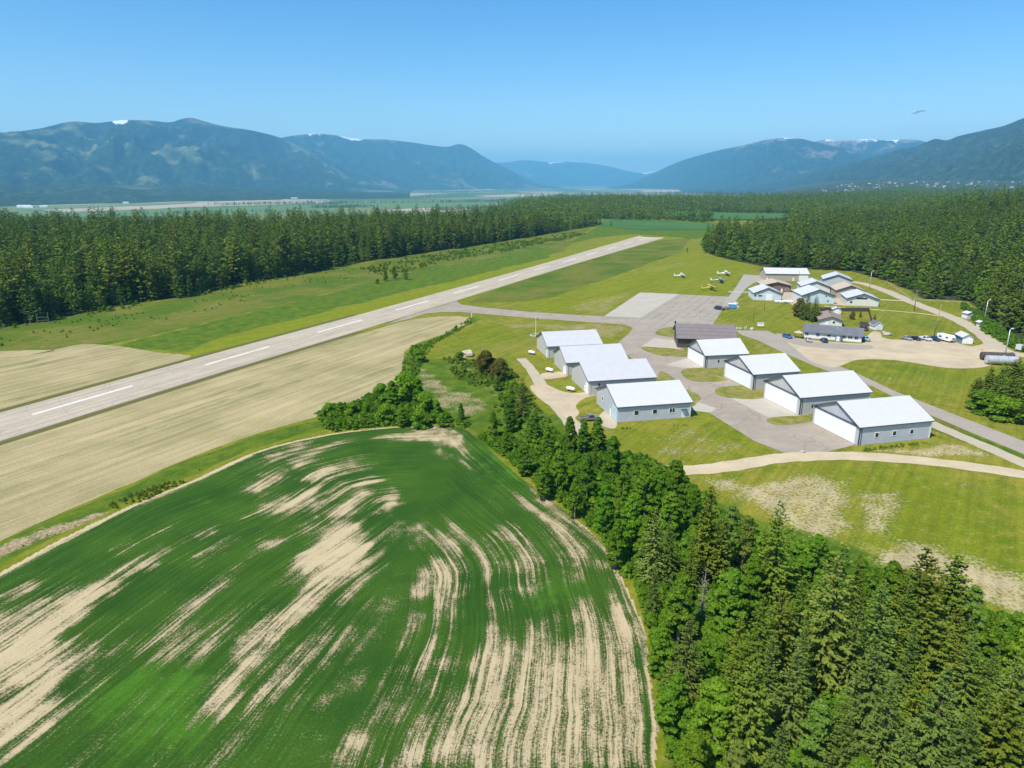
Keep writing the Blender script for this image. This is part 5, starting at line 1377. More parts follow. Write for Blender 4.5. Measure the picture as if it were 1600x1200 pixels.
#PART4
# ------------------------------------------------------------------ trees
def leaf_mat(name, c1, c2, c3, trans=0.3):
    m, t, b = material(name)
    oi = t.n('ShaderNodeObjectInfo')
    P = t.n('ShaderNodeTexCoord').outputs['Object']
    n = t.noise(P, 1.1, 3, 0.7)
    f = t.noise(P, 5.0, 2, 0.7)
    c = t.mix(oi.outputs['Random'], c1, c2)
    c = t.mix(t.ramp(n, 0.42, 0.68, 0, 0.7), c, c3)
    c = t.mix(1.0, c, t.ramp(f, 0.25, 0.75, 0.7, 1.3), 'MULTIPLY')
    c = t.mix(1.0, c, oi.outputs['Color'], 'MULTIPLY')
    t.set(b.inputs['Base Color'], c)
    b.inputs['Roughness'].default_value = 0.7
    b.inputs['Specular IOR Level'].default_value = 0.08
    tr = t.n('ShaderNodeBsdfTranslucent'); t.set(tr.inputs[0], c)
    mx = t.n('ShaderNodeMixShader', {0: trans}); t.set(mx.inputs[1], b.outputs[0]); t.set(mx.inputs[2], tr.outputs[0])
    out = [q for q in m.node_tree.nodes if q.type == 'OUTPUT_MATERIAL'][0]
    t.set(out.inputs[0], mx.outputs[0])
    return m
l_fir = leaf_mat('fir_needles', (0.072, 0.155, 0.024), (0.150, 0.215, 0.026), (0.235, 0.29, 0.034), 0.25)
l_spruce = leaf_mat('spruce_needles', (0.112, 0.195, 0.036), (0.145, 0.215, 0.036), (0.215, 0.28, 0.055), 0.25)
l_pine = leaf_mat('pine_needles', (0.125, 0.20, 0.022), (0.17, 0.225, 0.025), (0.23, 0.27, 0.038), 0.25)
l_larch = leaf_mat('larch_needles', (0.150, 0.235, 0.024), (0.18, 0.25, 0.028), (0.24, 0.30, 0.04), 0.35)
l_decid = leaf_mat('green_leaves', (0.090, 0.225, 0.014), (0.145, 0.265, 0.016), (0.195, 0.32, 0.024), 0.4)
l_birch = leaf_mat('pale_leaves', (0.195, 0.285, 0.050), (0.17, 0.27, 0.038), (0.25, 0.34, 0.075), 0.4)
l_red = leaf_mat('olive_brown_leaves', (0.135, 0.125, 0.026), (0.155, 0.135, 0.032), (0.19, 0.20, 0.04), 0.35)
l_dead = leaf_mat('dead_twigs', (0.17, 0.14, 0.11), (0.2, 0.165, 0.13), (0.24, 0.2, 0.16), 0.0)
m_bark = paint('bark', (0.085, 0.065, 0.05), 0.95, 0, 0.35, 4)
m_barkp = paint('pale_bark', (0.28, 0.25, 0.21), 0.95, 0, 0.35, 4)

def kites(c, u, v):
    """kite shaped leaf faces: centre, half length vector, half width vector"""
    N = len(c)
    V = np.empty((N, 4, 3))
    V[:, 0] = c - u; V[:, 1] = c + v - u * 0.15; V[:, 2] = c + u; V[:, 3] = c - v - u * 0.15
    return V.reshape(-1, 3), np.arange(N * 4).reshape(N, 4)

def norm(a): return a / (np.linalg.norm(a, axis=1, keepdims=True) + 1e-9)

def conifer_crown(name, Ht, R, z0, levels, nb, seglen, spl, wd, m, seed, droop=0.25, power=0.8, ragged_=0.25, per=3, outw=0.75):
    r = np.random.default_rng(seed)
    C, U, Vv = [], [], []
    for k in range(levels):
        q = k / (levels - 1)
        z = z0 + (Ht - z0) * (q ** 0.95)
        rad = R * (max(1 - q, 0.0) ** power) * (0.72 + 0.28 * min(1, q * 6)) + 0.12
        for j in range(max(3, int(nb * (0.5 + 0.5 * (1 - q))))):
            az = r.uniform(0, 2 * math.pi)
            L = rad * r.uniform(1 - ragged_ * 1.6, 1 + ragged_)
            up = 0.55 * q - droop * (1 - q) + r.normal(0, 0.08)
            n = max(1, int(L / seglen))
            d = np.array([math.cos(az), math.sin(az), 0]); sd_ = np.array([-math.sin(az), math.cos(az), 0])
            for i in range(n):
                s = (i + r.uniform(0.3, 1.0)) / n
                if s < 0.18 and n > 3: continue
                p = d * (L * s) + np.array([0, 0, z + L * s * up + L * 0.16 * s * s])
                for w in range(per):
                    sg = r.uniform(-1.1, 1.1)
                    dirv = d * math.cos(sg) + sd_ * math.sin(sg) + np.array([0, 0, r.uniform(-0.45, 0.15) + up * 0.5])
                    dirv /= np.linalg.norm(dirv)
                    ln = spl * r.uniform(0.6, 1.2) * (0.65 + 0.35 * (1 - q))
                    nrm = d * outw + np.array([r.normal(0, 0.5), r.normal(0, 0.5), 0.8]); wv_ = np.cross(nrm, dirv); wv_ /= np.linalg.norm(wv_)
                    C.append(p + dirv * ln * 0.4); U.append(dirv * ln * 0.6); Vv.append(wv_ * ln * wd)
    V, Fq = kites(np.array(C), np.array(U), np.array(Vv))
    return grid_mesh(name, V, Fq, m)

def leafy_crown(name, Ht, R, z0, clumps, per, leaf, m, seed, shape=0.0, clump_r=(0.2, 0.36)):
    """crown of many leaf clumps spread through an uneven egg; shape>0 pulls it to a point"""
    r = np.random.default_rng(seed)
    C, U, Vv = [], [], []
    for k in range(clumps):
        q = r.uniform(0.0, 1.0) ** 0.8
        z = z0 + (Ht - z0) * q * 0.93
        prof = math.sin(math.pi * min(0.97, (q * 0.82 + 0.16))) ** 0.7 * (1 - shape * q)
        az = r.uniform(0, 6.283); rr_ = R * prof * math.sqrt(r.uniform(0.1, 1.0)) * 0.82
        cr = R * r.uniform(*clump_r) * (1 - 0.35 * shape * q)
        ctr = np.array([rr_ * math.cos(az), rr_ * math.sin(az), z])
        d = norm(r.normal(0, 1, (per, 3)))
        d[:, 2] = np.abs(d[:, 2]) * 0.95 - 0.25
        pos = ctr + d * cr * r.uniform(0.55, 1.08, (per, 1)) * np.array([1.0, 1.0, 0.8])
        nr = norm(d + r.normal(0, 0.55, (per, 3)) + np.array([0, 0, 0.35]))
        a = norm(np.cross(nr, r.normal(0, 1, (per, 3))))
        b_ = np.cross(nr, a)
        s = leaf * r.uniform(0.6, 1.25, (per, 1))
        C.append(pos); U.append(a * s); Vv.append(b_ * s * 0.62)
    V, Fq = kites(np.concatenate(C), np.concatenate(U), np.concatenate(Vv))
    return grid_mesh(name, V, Fq, m)

def trunk_mesh(name, Ht, r0, m, seed, limbs=6, reach=1.5, zl=0.35):
    rr_ = random.Random(seed)
    mb = MB()
    b1 = (rr_.uniform(-.15, .15), rr_.uniform(-.15, .15))
    mb.tube([(0, 0, -0.3), (0, 0, Ht * 0.15), (b1[0], b1[1], Ht * 0.5), (b1[0] * 0.5, b1[1], Ht * 0.93)], [r0 * 1.25, r0, r0 * 0.66, r0 * 0.12], 8)
    for k in range(limbs):
        a = rr_.uniform(0, 6.28); z = Ht * rr_.uniform(zl, 0.75); L = reach * rr_.uniform(0.6, 1.1) * (1.1 - z / Ht)
        mb.tube([(0, 0, z), (L * 0.5 * math.cos(a), L * 0.5 * math.sin(a), z + L * 0.25), (L * math.cos(a), L * math.sin(a), z + L * 0.55)], [r0 * 0.32, r0 * 0.2, r0 * 0.06], 5)
    me = bpy.data.meshes.new(name); me.from_pydata(mb.v, [], mb.f); me.update()
    me.polygons.foreach_set('use_smooth', [True] * len(me.polygons)); me.materials.append(m)
    return me

class Kind:
    def __init__(s, name, cat, crown, trunk, h): s.name, s.cat, s.crown, s.trunk, s.h = name, cat, crown, trunk, h
def plant(k, label, x, y, h, group=None, z=None, width=1.0, tint=None, name=None):
    sc = h / k.h
    o = link(bpy.data.objects.new(name or k.name, None)); o.empty_display_size = 0.5
    o.location = (x, y, tz(x, y) if z is None else z); o.rotation_euler = (random.uniform(-.03, .03), random.uniform(-.03, .03), random.uniform(0, 6.28)); o.scale = (sc * width, sc * width, sc)
    tag(o, label, k.cat, group)
    tr = link(bpy.data.objects.new('trunk', k.trunk), o)
    cr = link(bpy.data.objects.new('crown', k.crown), o)
    if tint: cr.color = (*tint, 1)
    else:
        v = random.uniform(0.8, 1.2); cr.color = (v * random.uniform(0.9, 1.15), v, v * random.uniform(0.85, 1.1), 1)
    return o

# near kinds (finely leaved) and forest kinds (lighter meshes)
SPR = [Kind('spruce_tree', 'spruce', conifer_crown('spruce_crown', 20, 4.3, 1.2, 44, 13, 0.36, 0.62, 0.30, l_spruce, 10 + i, 0.30, 0.82, 0.24, 3), trunk_mesh('spruce_trunk', 20, 0.32, m_bark, i, 8, 1.6, 0.1), 20) for i in range(3)]
PIN = [Kind('pine_tree', 'pine', conifer_crown('pine_crown', 18, 3.3, 3.5, 40, 13, 0.40, 0.66, 0.32, l_pine, 30 + i, 0.05, 0.60, 0.36, 5), trunk_mesh('pine_trunk', 18, 0.30, m_bark, 10 + i, 12, 1.8, 0.15), 18) for i in range(2)]
LAR = [Kind('larch_tree', 'larch', conifer_crown('larch_crown', 18, 3.2, 2.0, 46, 12, 0.38, 0.52, 0.30, l_larch, 50 + i, 0.10, 0.72, 0.32, 4), trunk_mesh('larch_trunk', 18, 0.28, m_bark, 20 + i, 14, 1.7, 0.08), 18) for i in range(2)]
DEC = [Kind('leafy_tree', 'tree', leafy_crown('leafy_crown', 11, 2.9, 0.9, 84, 130, 0.24, l_decid, 70 + i, (0.25, 0.4, 0.6, 0.35)[i], (0.15, 0.30)), trunk_mesh('leafy_trunk', 11, 0.22, m_barkp, 30 + i, 7, 2.2), 11) for i in range(4)]
BIR = [Kind('birch_tree', 'birch', leafy_crown('birch_crown', 13, 2.6, 2.4, 40, 130, 0.22, l_birch, 90 + i, 0.4), trunk_mesh('birch_trunk', 13, 0.16, m_barkp, 40 + i, 8, 1.6), 13) for i in range(2)]
DED = Kind('dead_tree', 'dead tree', conifer_crown('twig_crown', 14, 2.2, 3, 20, 7, 0.5, 0.5, 0.06, l_dead, 5, 0.2, 0.7, 0.5, 2), trunk_mesh('dead_trunk', 14, 0.22, m_barkp, 50, 26, 2.6, 0.2), 14)
BSH = [Kind('leafy_shrub', 'shrub', leafy_crown('shrub_crown', 3, 1.7, 0.2, 22, 120, 0.19, l_decid, 110 + i, 0.2, (0.28, 0.5)), trunk_mesh('shrub_stem', 3, 0.07, m_bark, 60 + i, 6, 1.0, 0.2), 3) for i in range(2)]
RED = Kind('broad_bush', 'bush', leafy_crown('bush_crown', 8, 4.4, 0.4, 60, 170, 0.27, l_red, 130, 0.15, (0.2, 0.36)), trunk_mesh('bush_stem', 8, 0.2, m_bark, 70, 9, 2.6, 0.15), 8)
FIR = [Kind('conifer_tree', 'conifer', conifer_crown('conifer_crown', 22, 5.0 - 0.45 * (i % 3), 1.0 + (i % 3), 30, 11, 0.85, 1.2, 0.32, (l_fir, l_fir, l_pine, l_fir)[i % 4], 150 + i, 0.24 - 0.06 * (i % 3), (0.82, 0.62, 0.48)[i % 3], 0.36, 3), trunk_mesh('conifer_trunk', 22, 0.26, m_bark, 80 + i, 0), 22) for i in range(6)]
FDE = [Kind('leafy_tree', 'tree', leafy_crown('forest_leafy_crown', 14, 3.4, 1.2, 34, 60, 0.5, (l_decid, l_birch)[i], 170 + i, 0.35), trunk_mesh('forest_leafy_trunk', 14, 0.18, m_barkp, 90 + i, 3), 14) for i in range(2)]
FBU = [Kind('shrub', 'shrub', leafy_crown('low_bush', 2, 1.3, 0.0, 10, 34, 0.3, (l_decid, l_larch)[i], 190 + i, 0.2, (0.3, 0.5)), None, 2) for i in range(2)]
LOWP = [Kind('far_conifer', 'conifer', conifer_crown('far_conifer', 22, 3.8, 1.5, 13, 6, 1.5, 2.1, 0.34, l_fir, 210 + i, 0.2, 0.78, 0.3, 2), None, 22) for i in range(3)]

def from_top(px, h):
    return G(px[0], px[1], h)

# the grove at the lower right, tree by tree: (top pixel, height, kind, width, label, tint)
W1 = None
GROVE = [
 ((1026, 794), 13.5, SPR[0], 1.15, 'bluish-olive spruce at the left edge of the grove, beside the crop'),
 ((1112, 764), 17, PIN[0], 0.75, 'tall thin dark conifer rising from the left of the grove'),
 ((1144, 782), 13, BIR[0], 1.0, 'pale grey-green birch right of the tall thin conifer'),
 ((1168, 800), 12, BIR[1], 1.0, 'pale birch between the thin conifer and the pointed larch'),
 ((1224, 784), 17.5, LAR[0], 1.1, 'pointed yellow-green larch standing before the bare patch'),
 ((1282, 834), 9.5, DEC[0], 1.0, 'round deep green tree at the back edge of the grove'),
 ((1312, 846), 21, SPR[1], 1.1, 'biggest olive spruce in the middle of the grove'),
 ((1346, 864), 12, LAR[1], 0.9, 'light larch peeping right of the biggest spruce top'),
 ((1404, 874), 13, DEC[3], 1.0, 'leafy tree between the big spruce and the tall pine'),
 ((1450, 860), 17, PIN[1], 1.0, 'dark broad-topped pine before the tan stubble patch'),
 ((1494, 868), 15, PIN[0], 1.05, 'rounded pine right of the dark broad-topped one'),
 ((1390, 906), 17, SPR[2], 1.0, 'narrow dark spruce right behind the biggest spruce'),
 ((1068, 892), 12, DEC[2], 1.1, 'bright green pointed tree left of the grey dead tree'),
 ((1142, 884), 11.5, DEC[0], 1.05, 'bright rounded tree right of the grey dead tree'),
 ((1102, 880), 11, DED, 1.0, 'grey dead tree with bare twigs among the green crowns'),
 ((1192, 934), 16, LAR[1], 1.05, 'sparse yellowish larch showing its trunk in the grove'),
 ((1078, 968), 12, SPR[2], 1.2, 'dark layered spruce low at the left of the grove'),
 ((1036, 970), 8.5, DEC[1], 1.0, 'small leafy tree at the crop corner, left of the layered spruce'),
 ((1462, 938), 16, PIN[0], 1.2, 'wide grey-green pine in the right of the grove'),
 ((1530, 906), 12.5, BIR[0], 0.95, 'slim pale tree at the right back of the grove'),
 ((1568, 956), 12, DEC[2], 1.1, 'bright green tree at the right edge of the grove'),
 ((1528, 990), 14, SPR[0], 1.0, 'bluish young spruce right of the wide pine'),
 ((1588, 1020), 14, SPR[1], 1.0, 'olive spruce cut by the right frame edge'),
 ((1374, 1000), 16, SPR[0], 1.15, 'broad spruce low right of the biggest spruce'),
 ((1478, 1042), 15, SPR[2], 1.1, 'drooping spruce at the bottom right of the grove'),
 ((1400, 1060), 15, SPR[1], 0.9, 'spruce in front of the broad spruce, bottom of the grove'),
 ((1284, 1090), 10, BIR[1], 1.3, 'pale yellow-green leafy crown at the bottom centre of the grove'),
 ((1128, 1056), 12, DEC[0], 1.25, 'large bright leafy tree at the bottom left of the grove'),
 ((1058, 1050), 9.5, DEC[3], 1.1, 'leafy tree hugging the crop edge at the bottom'),
 ((1178, 1034), 15, PIN[1], 0.9, 'thin pine with a bare grey trunk near the bottom'),
 ((1246, 1010), 14, SPR[0], 1.0, 'spruce left of the biggest spruce, half hidden'),
 ((1230, 920), 14, PIN[1], 0.8, 'dark pine behind the sparse yellowish larch'),
 ((1260, 900), 14, LAR[0], 0.9, 'yellow-green larch just left of the biggest spruce'),
 ((1010, 812), 9, DEC[2], 1.0, 'green tree in front of the bluish spruce at the crop edge'),
 ((1050, 812), 12, SPR[1], 0.9, 'dark narrow spruce close behind the bluish spruce'),
 ((1080, 838), 11, LAR[1], 0.85, 'small larch between the two left spruces'),
 ((1430, 980), 14, SPR[1], 0.8, 'slim spruce filling the gap left of the wide pine'),
 ((1330, 1110), 12, SPR[2], 1.0, 'spruce at the bottom edge below the biggest spruce'),
 ((1420, 1130), 12, SPR[0], 1.0, 'spruce cut by the bottom edge, right of centre of the grove'),
 ((1520, 1110), 13, SPR[1], 1.1, 'wide spruce in the bottom right corner'),
 ((1590, 1090), 13, PIN[1], 1.1, 'grey-green pine in the bottom right corner by the frame'),
 ((1220, 1130), 11, SPR[1], 0.95, 'spruce at the bottom edge below the thin pine'),
 ((1090, 1140), 9, DEC[1], 1.1, 'leafy tree at the bottom edge beside the bare crop corner'),
 ((1160, 1150), 9, BIR[0], 1.1, 'pale leafy tree at the bottom edge, right of the crop corner'),
 ((1550, 1070), 12, LAR[0], 1.0, 'soft yellow-green larch between the two right corner spruces'),
 ((1500, 950), 12, PIN[0], 0.85, 'small pine between the wide pine and the slim pale tree'),
 ((1620, 980), 13, DEC[0], 1.0, 'leafy tree just at the right frame edge above the olive spruce'),
 ((1640, 1080), 14, SPR[2], 1.0, 'spruce beyond the right frame edge, bottom corner'),
 ((1310, 960), 12, SPR[0], 0.8, 'young spruce under the right side of the biggest spruce'),
 ((1180, 862), 10, DEC[1], 0.9, 'leafy tree under the two pale birches'),
 ((1350, 1180), 9, DEC[0], 1.0, 'leafy tree below the bottom frame edge, grove centre'),
 ((1132, 806), 13, PIN[0], 0.7, 'slim dark pine between the two pale birches'),
 ((1292, 884), 14, SPR[2], 0.8, 'narrow spruce close left of the biggest spruce top'),
 ((1420, 908), 14, LAR[0], 0.8, 'slim yellow-green larch before the dark broad-topped pine'),
 ((1344, 936), 15, SPR[1], 0.75, 'slim spruce close right below the biggest spruce top'),
 ((1560, 1010), 13, SPR[0], 0.8, 'slim spruce left of the olive spruce at the frame'),
 ((1484, 986), 13, LAR[1], 0.85, 'pale larch in front of the wide grey-green pine'),
 ((1444, 1030), 13, LAR[0], 0.8, 'yellowish larch left of the drooping spruce'),
 ((1160, 960), 12, LAR[1], 0.8, 'small larch left of the larch with the bare trunk'),
 ((1212, 992), 14, SPR[2], 0.8, 'slim dark spruce below the larch with the bare trunk'),
 ((1262, 968), 13, SPR[1], 0.8, 'slim olive spruce low left of the biggest spruce'),
 ((1024, 880), 9, SPR[0], 0.8, 'small spruce just below the bluish-olive one'),
 ((1460, 1200), 10, SPR[1], 1.0, 'spruce below the bottom frame edge, grove right'),
]
rt = random.Random(17)
placed = []
for px, h, k, w, lab in GROVE:
    x, y = from_top(px, h); placed.append((x, y, h))
    plant(k, lab, x, y, h, 'trees of the lower right grove', 0.0, w * (0.86 if k in SPR else 0.95))
# the belt of leafy trees along the crop's right edge
BELT = [((770, 640), 7, DEC[1], 'leafy tree at the head of the belt, by the crop corner'), ((797, 622), 8, DEC[3], 'dark leafy tree second in the belt from its head'), ((816, 590), 11, SPR[0], 'dark conifer standing tallest at the head of the belt'),
        ((836, 640), 8, DEC[0], 'leafy tree right of the dark belt conifer'), ((856, 660), 8, DEC[2], 'pointed leafy tree midway along the belt'), ((892, 648), 9, DEC[1], 'leafy tree beside the gravel track end'),
        ((914, 652), 9, DEC[2], 'leafy tree hiding the old grey truck'), ((936, 650), 9, DEC[3], 'tall leafy tree below the pale aqua door'), ((960, 680), 9, DEC[0], 'leafy tree in the belt above the dirt road end'),
        ((872, 700), 9, DEC[3], 'leafy tree in the belt front, facing the crop'), ((820, 690), 7, DEC[0], 'rounded tree at the crop corner of the belt'), ((920, 706), 10, DEC[1], 'big leafy crown in the middle of the belt'),
        ((978, 722), 10, DEC[2], 'leafy tree at the bend of the dirt road'), ((1012, 732), 10, DEC[0], 'round leafy tree just below the dirt road'), ((1064, 716), 11, DEC[2], 'pointed tall leafy tree overlapping the dirt road'),
        ((1034, 740), 9, DEC[3], 'dense leafy tree left of the pointed one'), ((990, 770), 10, DEC[1], 'leafy tree in the lower belt above the bluish spruce'), ((1048, 766), 9, DEC[0], 'dark green leafy tree behind the tall thin conifer'),
        ((948, 752), 9, DEC[3], 'leafy tree in the lower belt facing the tan crop edge'), ((900, 742), 8, DEC[2], 'smaller leafy tree at the crop side of the belt'), ((965, 810), 8, DEC[1], 'low leafy tree touching the crop edge above the spruce'),
        ((850, 724), 7, DEC[0], 'low leafy tree at the inner crop edge of the belt'), ((790, 668), 6, DEC[2], 'small leafy tree low at the belt head'), ((1086, 760), 8, DEC[1], 'leafy tree at the right end of the belt'),
        ((930, 690), 7, LAR[1], 'yellowish thin tree inside the belt')]
for px, h, k, lab in BELT:
    h *= 1.15
    x, y = from_top(px, h); placed.append((x, y, h)); plant(k, lab, x, y, h, 'leafy belt along the crop edge', 0.0, random.uniform(0.82, 1.05))
# hedge by the stubble's end
HEDGE = [((512, 634), 4.2, 'low leafy tree at the left end of the hedge'), ((530, 630), 4.5, 'second small leafy tree from the hedge\'s left end'), ((550, 632), 4.2, 'low bushy tree of the hedge, left of its middle'), ((572, 630), 4.6, 'leafy hedge tree just left of the pointed one'), ((594, 604), 5.4, 'thin pointed hedge tree left of the tallest'),
         ((612, 596), 8, 'pointed leafy tree, dark, at the hedge top'), ((634, 588), 8.5, 'tallest leafy tree of the hedge'), ((652, 592), 8, 'leafy tree right of the tallest hedge tree'), ((664, 618), 6, 'leafy tree leaning at the right of the hedge'), ((682, 628), 5, 'small leafy tree above the pinkish dry grass'),
         ((600, 636), 4.8, 'low dense tree in front of the hedge middle'), ((626, 640), 4.8, 'low dense tree in front of the tallest hedge tree'), ((655, 645), 4.4, 'low dense tree at the hedge front right'), ((690, 648), 3.6, 'low bushy tree at the hedge right end')]
for i, (px, h, lab) in enumerate(HEDGE):
    h *= 1.12
    x, y = from_top((px[0], px[1] - 3), h); plant(DEC[0] if i % 2 else BSH[i % 2], lab, x, y, h, 'hedge between the stubble and the crop', 0.0, (1.35 if h < 6 else 1.1) if i % 2 else 0.95, (1.2, 1.25, 1.0))
x, y = from_top((758, 548), 8); plant(RED, 'broad olive-brown bush in the hollow below the left hangars', x, y, 8, None, 0, 0.95)
x, y = from_top((782, 560), 7); plant(RED, 'olive-brown bush joined to the right side of the broad one', x, y, 7, None, 0, 0.8)
for px, h, k, lab, w in [((776, 586), 5, DEC[0], 'dark green round tree at the foot of the olive-brown bush', 1.2), ((655, 548), 4, BSH[0], 'rounded green shrub at the top of the pinkish dry grass', 1.3), ((720, 628), 5, DEC[2], 'small pointed tree alone below the pinkish dry grass', 1.0),
                    ((795, 616), 4, BSH[1], 'green shrub left of the belt conifer', 1.4), ((718, 550), 3, BSH[1], 'small shrub left of the pale dirt heap', 1.2), ((775, 574), 5, RED, 'smaller brownish bush right beneath the broad one', 0.9),
                    ((616, 415), 9, DEC[3], 'leafy tree of the clump standing out on the left verge', 1.1), ((602, 420), 8, DEC[0], 'left tree of the clump on the left verge', 1.0), ((634, 418), 8, DEC[1], 'right tree of the clump on the left verge', 1.1), ((590, 436), 3, BSH[0], 'low shrub at the foot of the left verge clump', 1.2),
                    ((955, 344), 8, FIR[0], 'single dark conifer on the green beyond the runway', 1.0), ((1074, 386), 5, DEC[2], 'lone little tree on the grass left of the right forest', 0.8),
                    ((1264, 458), 12.5, SPR[0], 'taller dark spruce in front of the round-vent hangar', 1.35), ((1277, 462), 12, SPR[1], 'right spruce of the pair before the round-vent hangar', 1.35), ((1251, 466), 9, RED, 'brownish leafy tree left of the two spruces', 0.75),
                    ((1333, 486), 4, RED, 'rusty little tree in the fenced garden', 0.7), ((1346, 483), 4, SPR[2], 'small spruce in the corner of the fenced garden', 1.0), ((1368, 490), 3.2, SPR[1], 'tiny spruce outside the garden fence', 1.4),
                    ((1550, 574), 9, PIN[0], 'left tree of the dark clump at the right frame edge', 1.3), ((1570, 566), 11, FIR[0], 'pointed conifer in the middle of the right edge clump', 1.2), ((1592, 560), 11, PIN[1], 'tall tree of the right edge clump by the frame', 1.3), ((1530, 590), 8, PIN[1], 'low dark tree at the left foot of the right edge clump', 1.3), ((1560, 592), 9, FIR[1], 'front conifer of the right edge clump', 1.3), ((1585, 588), 10, PIN[0], 'front right tree of the right edge clump', 1.3), ((1610, 580), 11, FIR[2], 'conifer of the right edge clump beyond the frame', 1.2), ((1540, 612), 6, BSH[0], 'round shrub at the foot of the right edge clump', 1.6), ((1575, 622), 6, BSH[1], 'wide shrub at the front of the right edge clump', 1.8), ((1600, 630), 6, PIN[1], 'low pine at the front right of the edge clump', 1.4)]:
    x, y = from_top(px, h); plant(k, lab, x, y, h, None, 0.0, w)

# forests: the largest 290 conifers stand as trees of their own, the rest as one forest
def scatter(poly, step, seed, jit=0.42):
    r = np.random.default_rng(seed)
    q = np.array(poly); x0, y0 = q.min(0); x1, y1 = q.max(0)
    X, Y = np.meshgrid(np.arange(x0, x1, step), np.arange(y0, y1, step))
    X = (X + r.uniform(-jit, jit, X.shape) * step).ravel(); Y = (Y + r.uniform(-jit, jit, Y.shape) * step).ravel()
    k = inside(X, Y, poly)
    return X[k], Y[k]
def visible(X, Y, margin=90):
    u = X / np.maximum(Y * CP + 62 * SP, 1) * F + 800
    return (Y > 40) & (u > -margin) & (u < 1600 + margin)
xl, yl = scatter(FOREST_L, 7.5, 1); v = visible(xl, yl, 160) & (yl < 1300); xl, yl = xl[v], yl[v]
xr, yr = scatter(FOREST_R, 7.6, 2); v = visible(xr, yr, 160); xr, yr = xr[v], yr[v]
# farther woods on the bench
FAR1 = GP([(700, 345), (800, 338), (905, 350), (945, 346), (1060, 350), (1110, 347), (1150, 352)]) + [(450, 930), (600, 1300), (745, 1740), (1500, 1500), (2600, 2600), (2300, 4300), (1020, 2400), (415, 2200)] + [G(850, 312, 0), G(815, 320, 0), G(790, 328, 0)]
xf, yf = scatter(FAR1, 9.5, 3); v = visible(xf, yf, 60)
for md_ in MEADOWS: v &= ~(sdf(xf, yf, GP(md_)) > -14)
v &= ~inside(xf, yf, GP([(1118, 374), (1236, 368), (1234, 334), (1110, 330)]))
v &= ~((sdf(xf, yf, FOREST_R) > 0) | (sdf(xf, yf, FOREST_L) > 0)); v &= ~inside(xf, yf, GP([(860, 410), (940, 352), (960, 346), (1110, 349), (1110, 400), (1000, 420)]))
xf, yf = xf[v], yf[v]
clear = fbm(xf / 120, yf / 120, 3, 4)
xf, yf = xf[clear < 0.8], yf[clear < 0.8]
RF = np.random.default_rng(44)
def heights(n): return np.clip(RF.normal(22.5, 6.2, n), 8, 35)
X = np.concatenate([xl, xr, xf]); Y = np.concatenate([yl, yr, yf])
side = np.concatenate([np.zeros(len(xl)), np.ones(len(xr)), np.full(len(xf), 2)])
Z = terrain(X, Y)
hh = heights(len(X))
el = np.where(side == 0, sdf(X, Y, FOREST_L), np.where(side == 1, sdf(X, Y, FOREST_R), 99))
hh = np.where(side == 1, hh * 0.92, hh)
hh = hh * np.where(el < 6, RF.uniform(0.55, 1.0, len(X)), 1)
patchy = fbm(X / 60, Y / 60, 3, 88)
leafy = (RF.random(len(X)) < np.where(side == 1, 0.24, 0.13) + np.where(el < 9, 0.18, 0) + np.clip((patchy - 0.6) * 2, 0, 0.4))
hh = np.where(leafy, hh * 0.62, hh)
depth = Y * CP - (Z - H) * SP
size = hh / np.maximum(depth, 1)
front = el < 16
score = size * np.where(front, 1.0, 0.55)
order = np.argsort(-score)
onscr = visible(X, Y, 5)
order = order[onscr[order]]
solo = order[:290]
is_solo = np.zeros(len(X), bool); is_solo[solo] = True
for i in solo:
    s = int(side[i]); tall = hh[i]
    k = FDE[i % 2] if leafy[i] else FIR[i % 6]
    if leafy[i]: lab = ('leafy tree at the front edge of the left forest', 'leafy tree at the front edge of the right forest', 'leafy tree of the far woods')[s]
    else: lab = ('dark conifer along the front of the left forest', 'dark conifer along the front of the right forest', 'dark conifer of the far woods')[s]
    plant(k, lab, X[i], Y[i], tall, ('trees along the left forest edge', 'trees along the right forest edge', 'trees of the far woods')[s], float(Z[i]), random.uniform(0.85, 1.2))

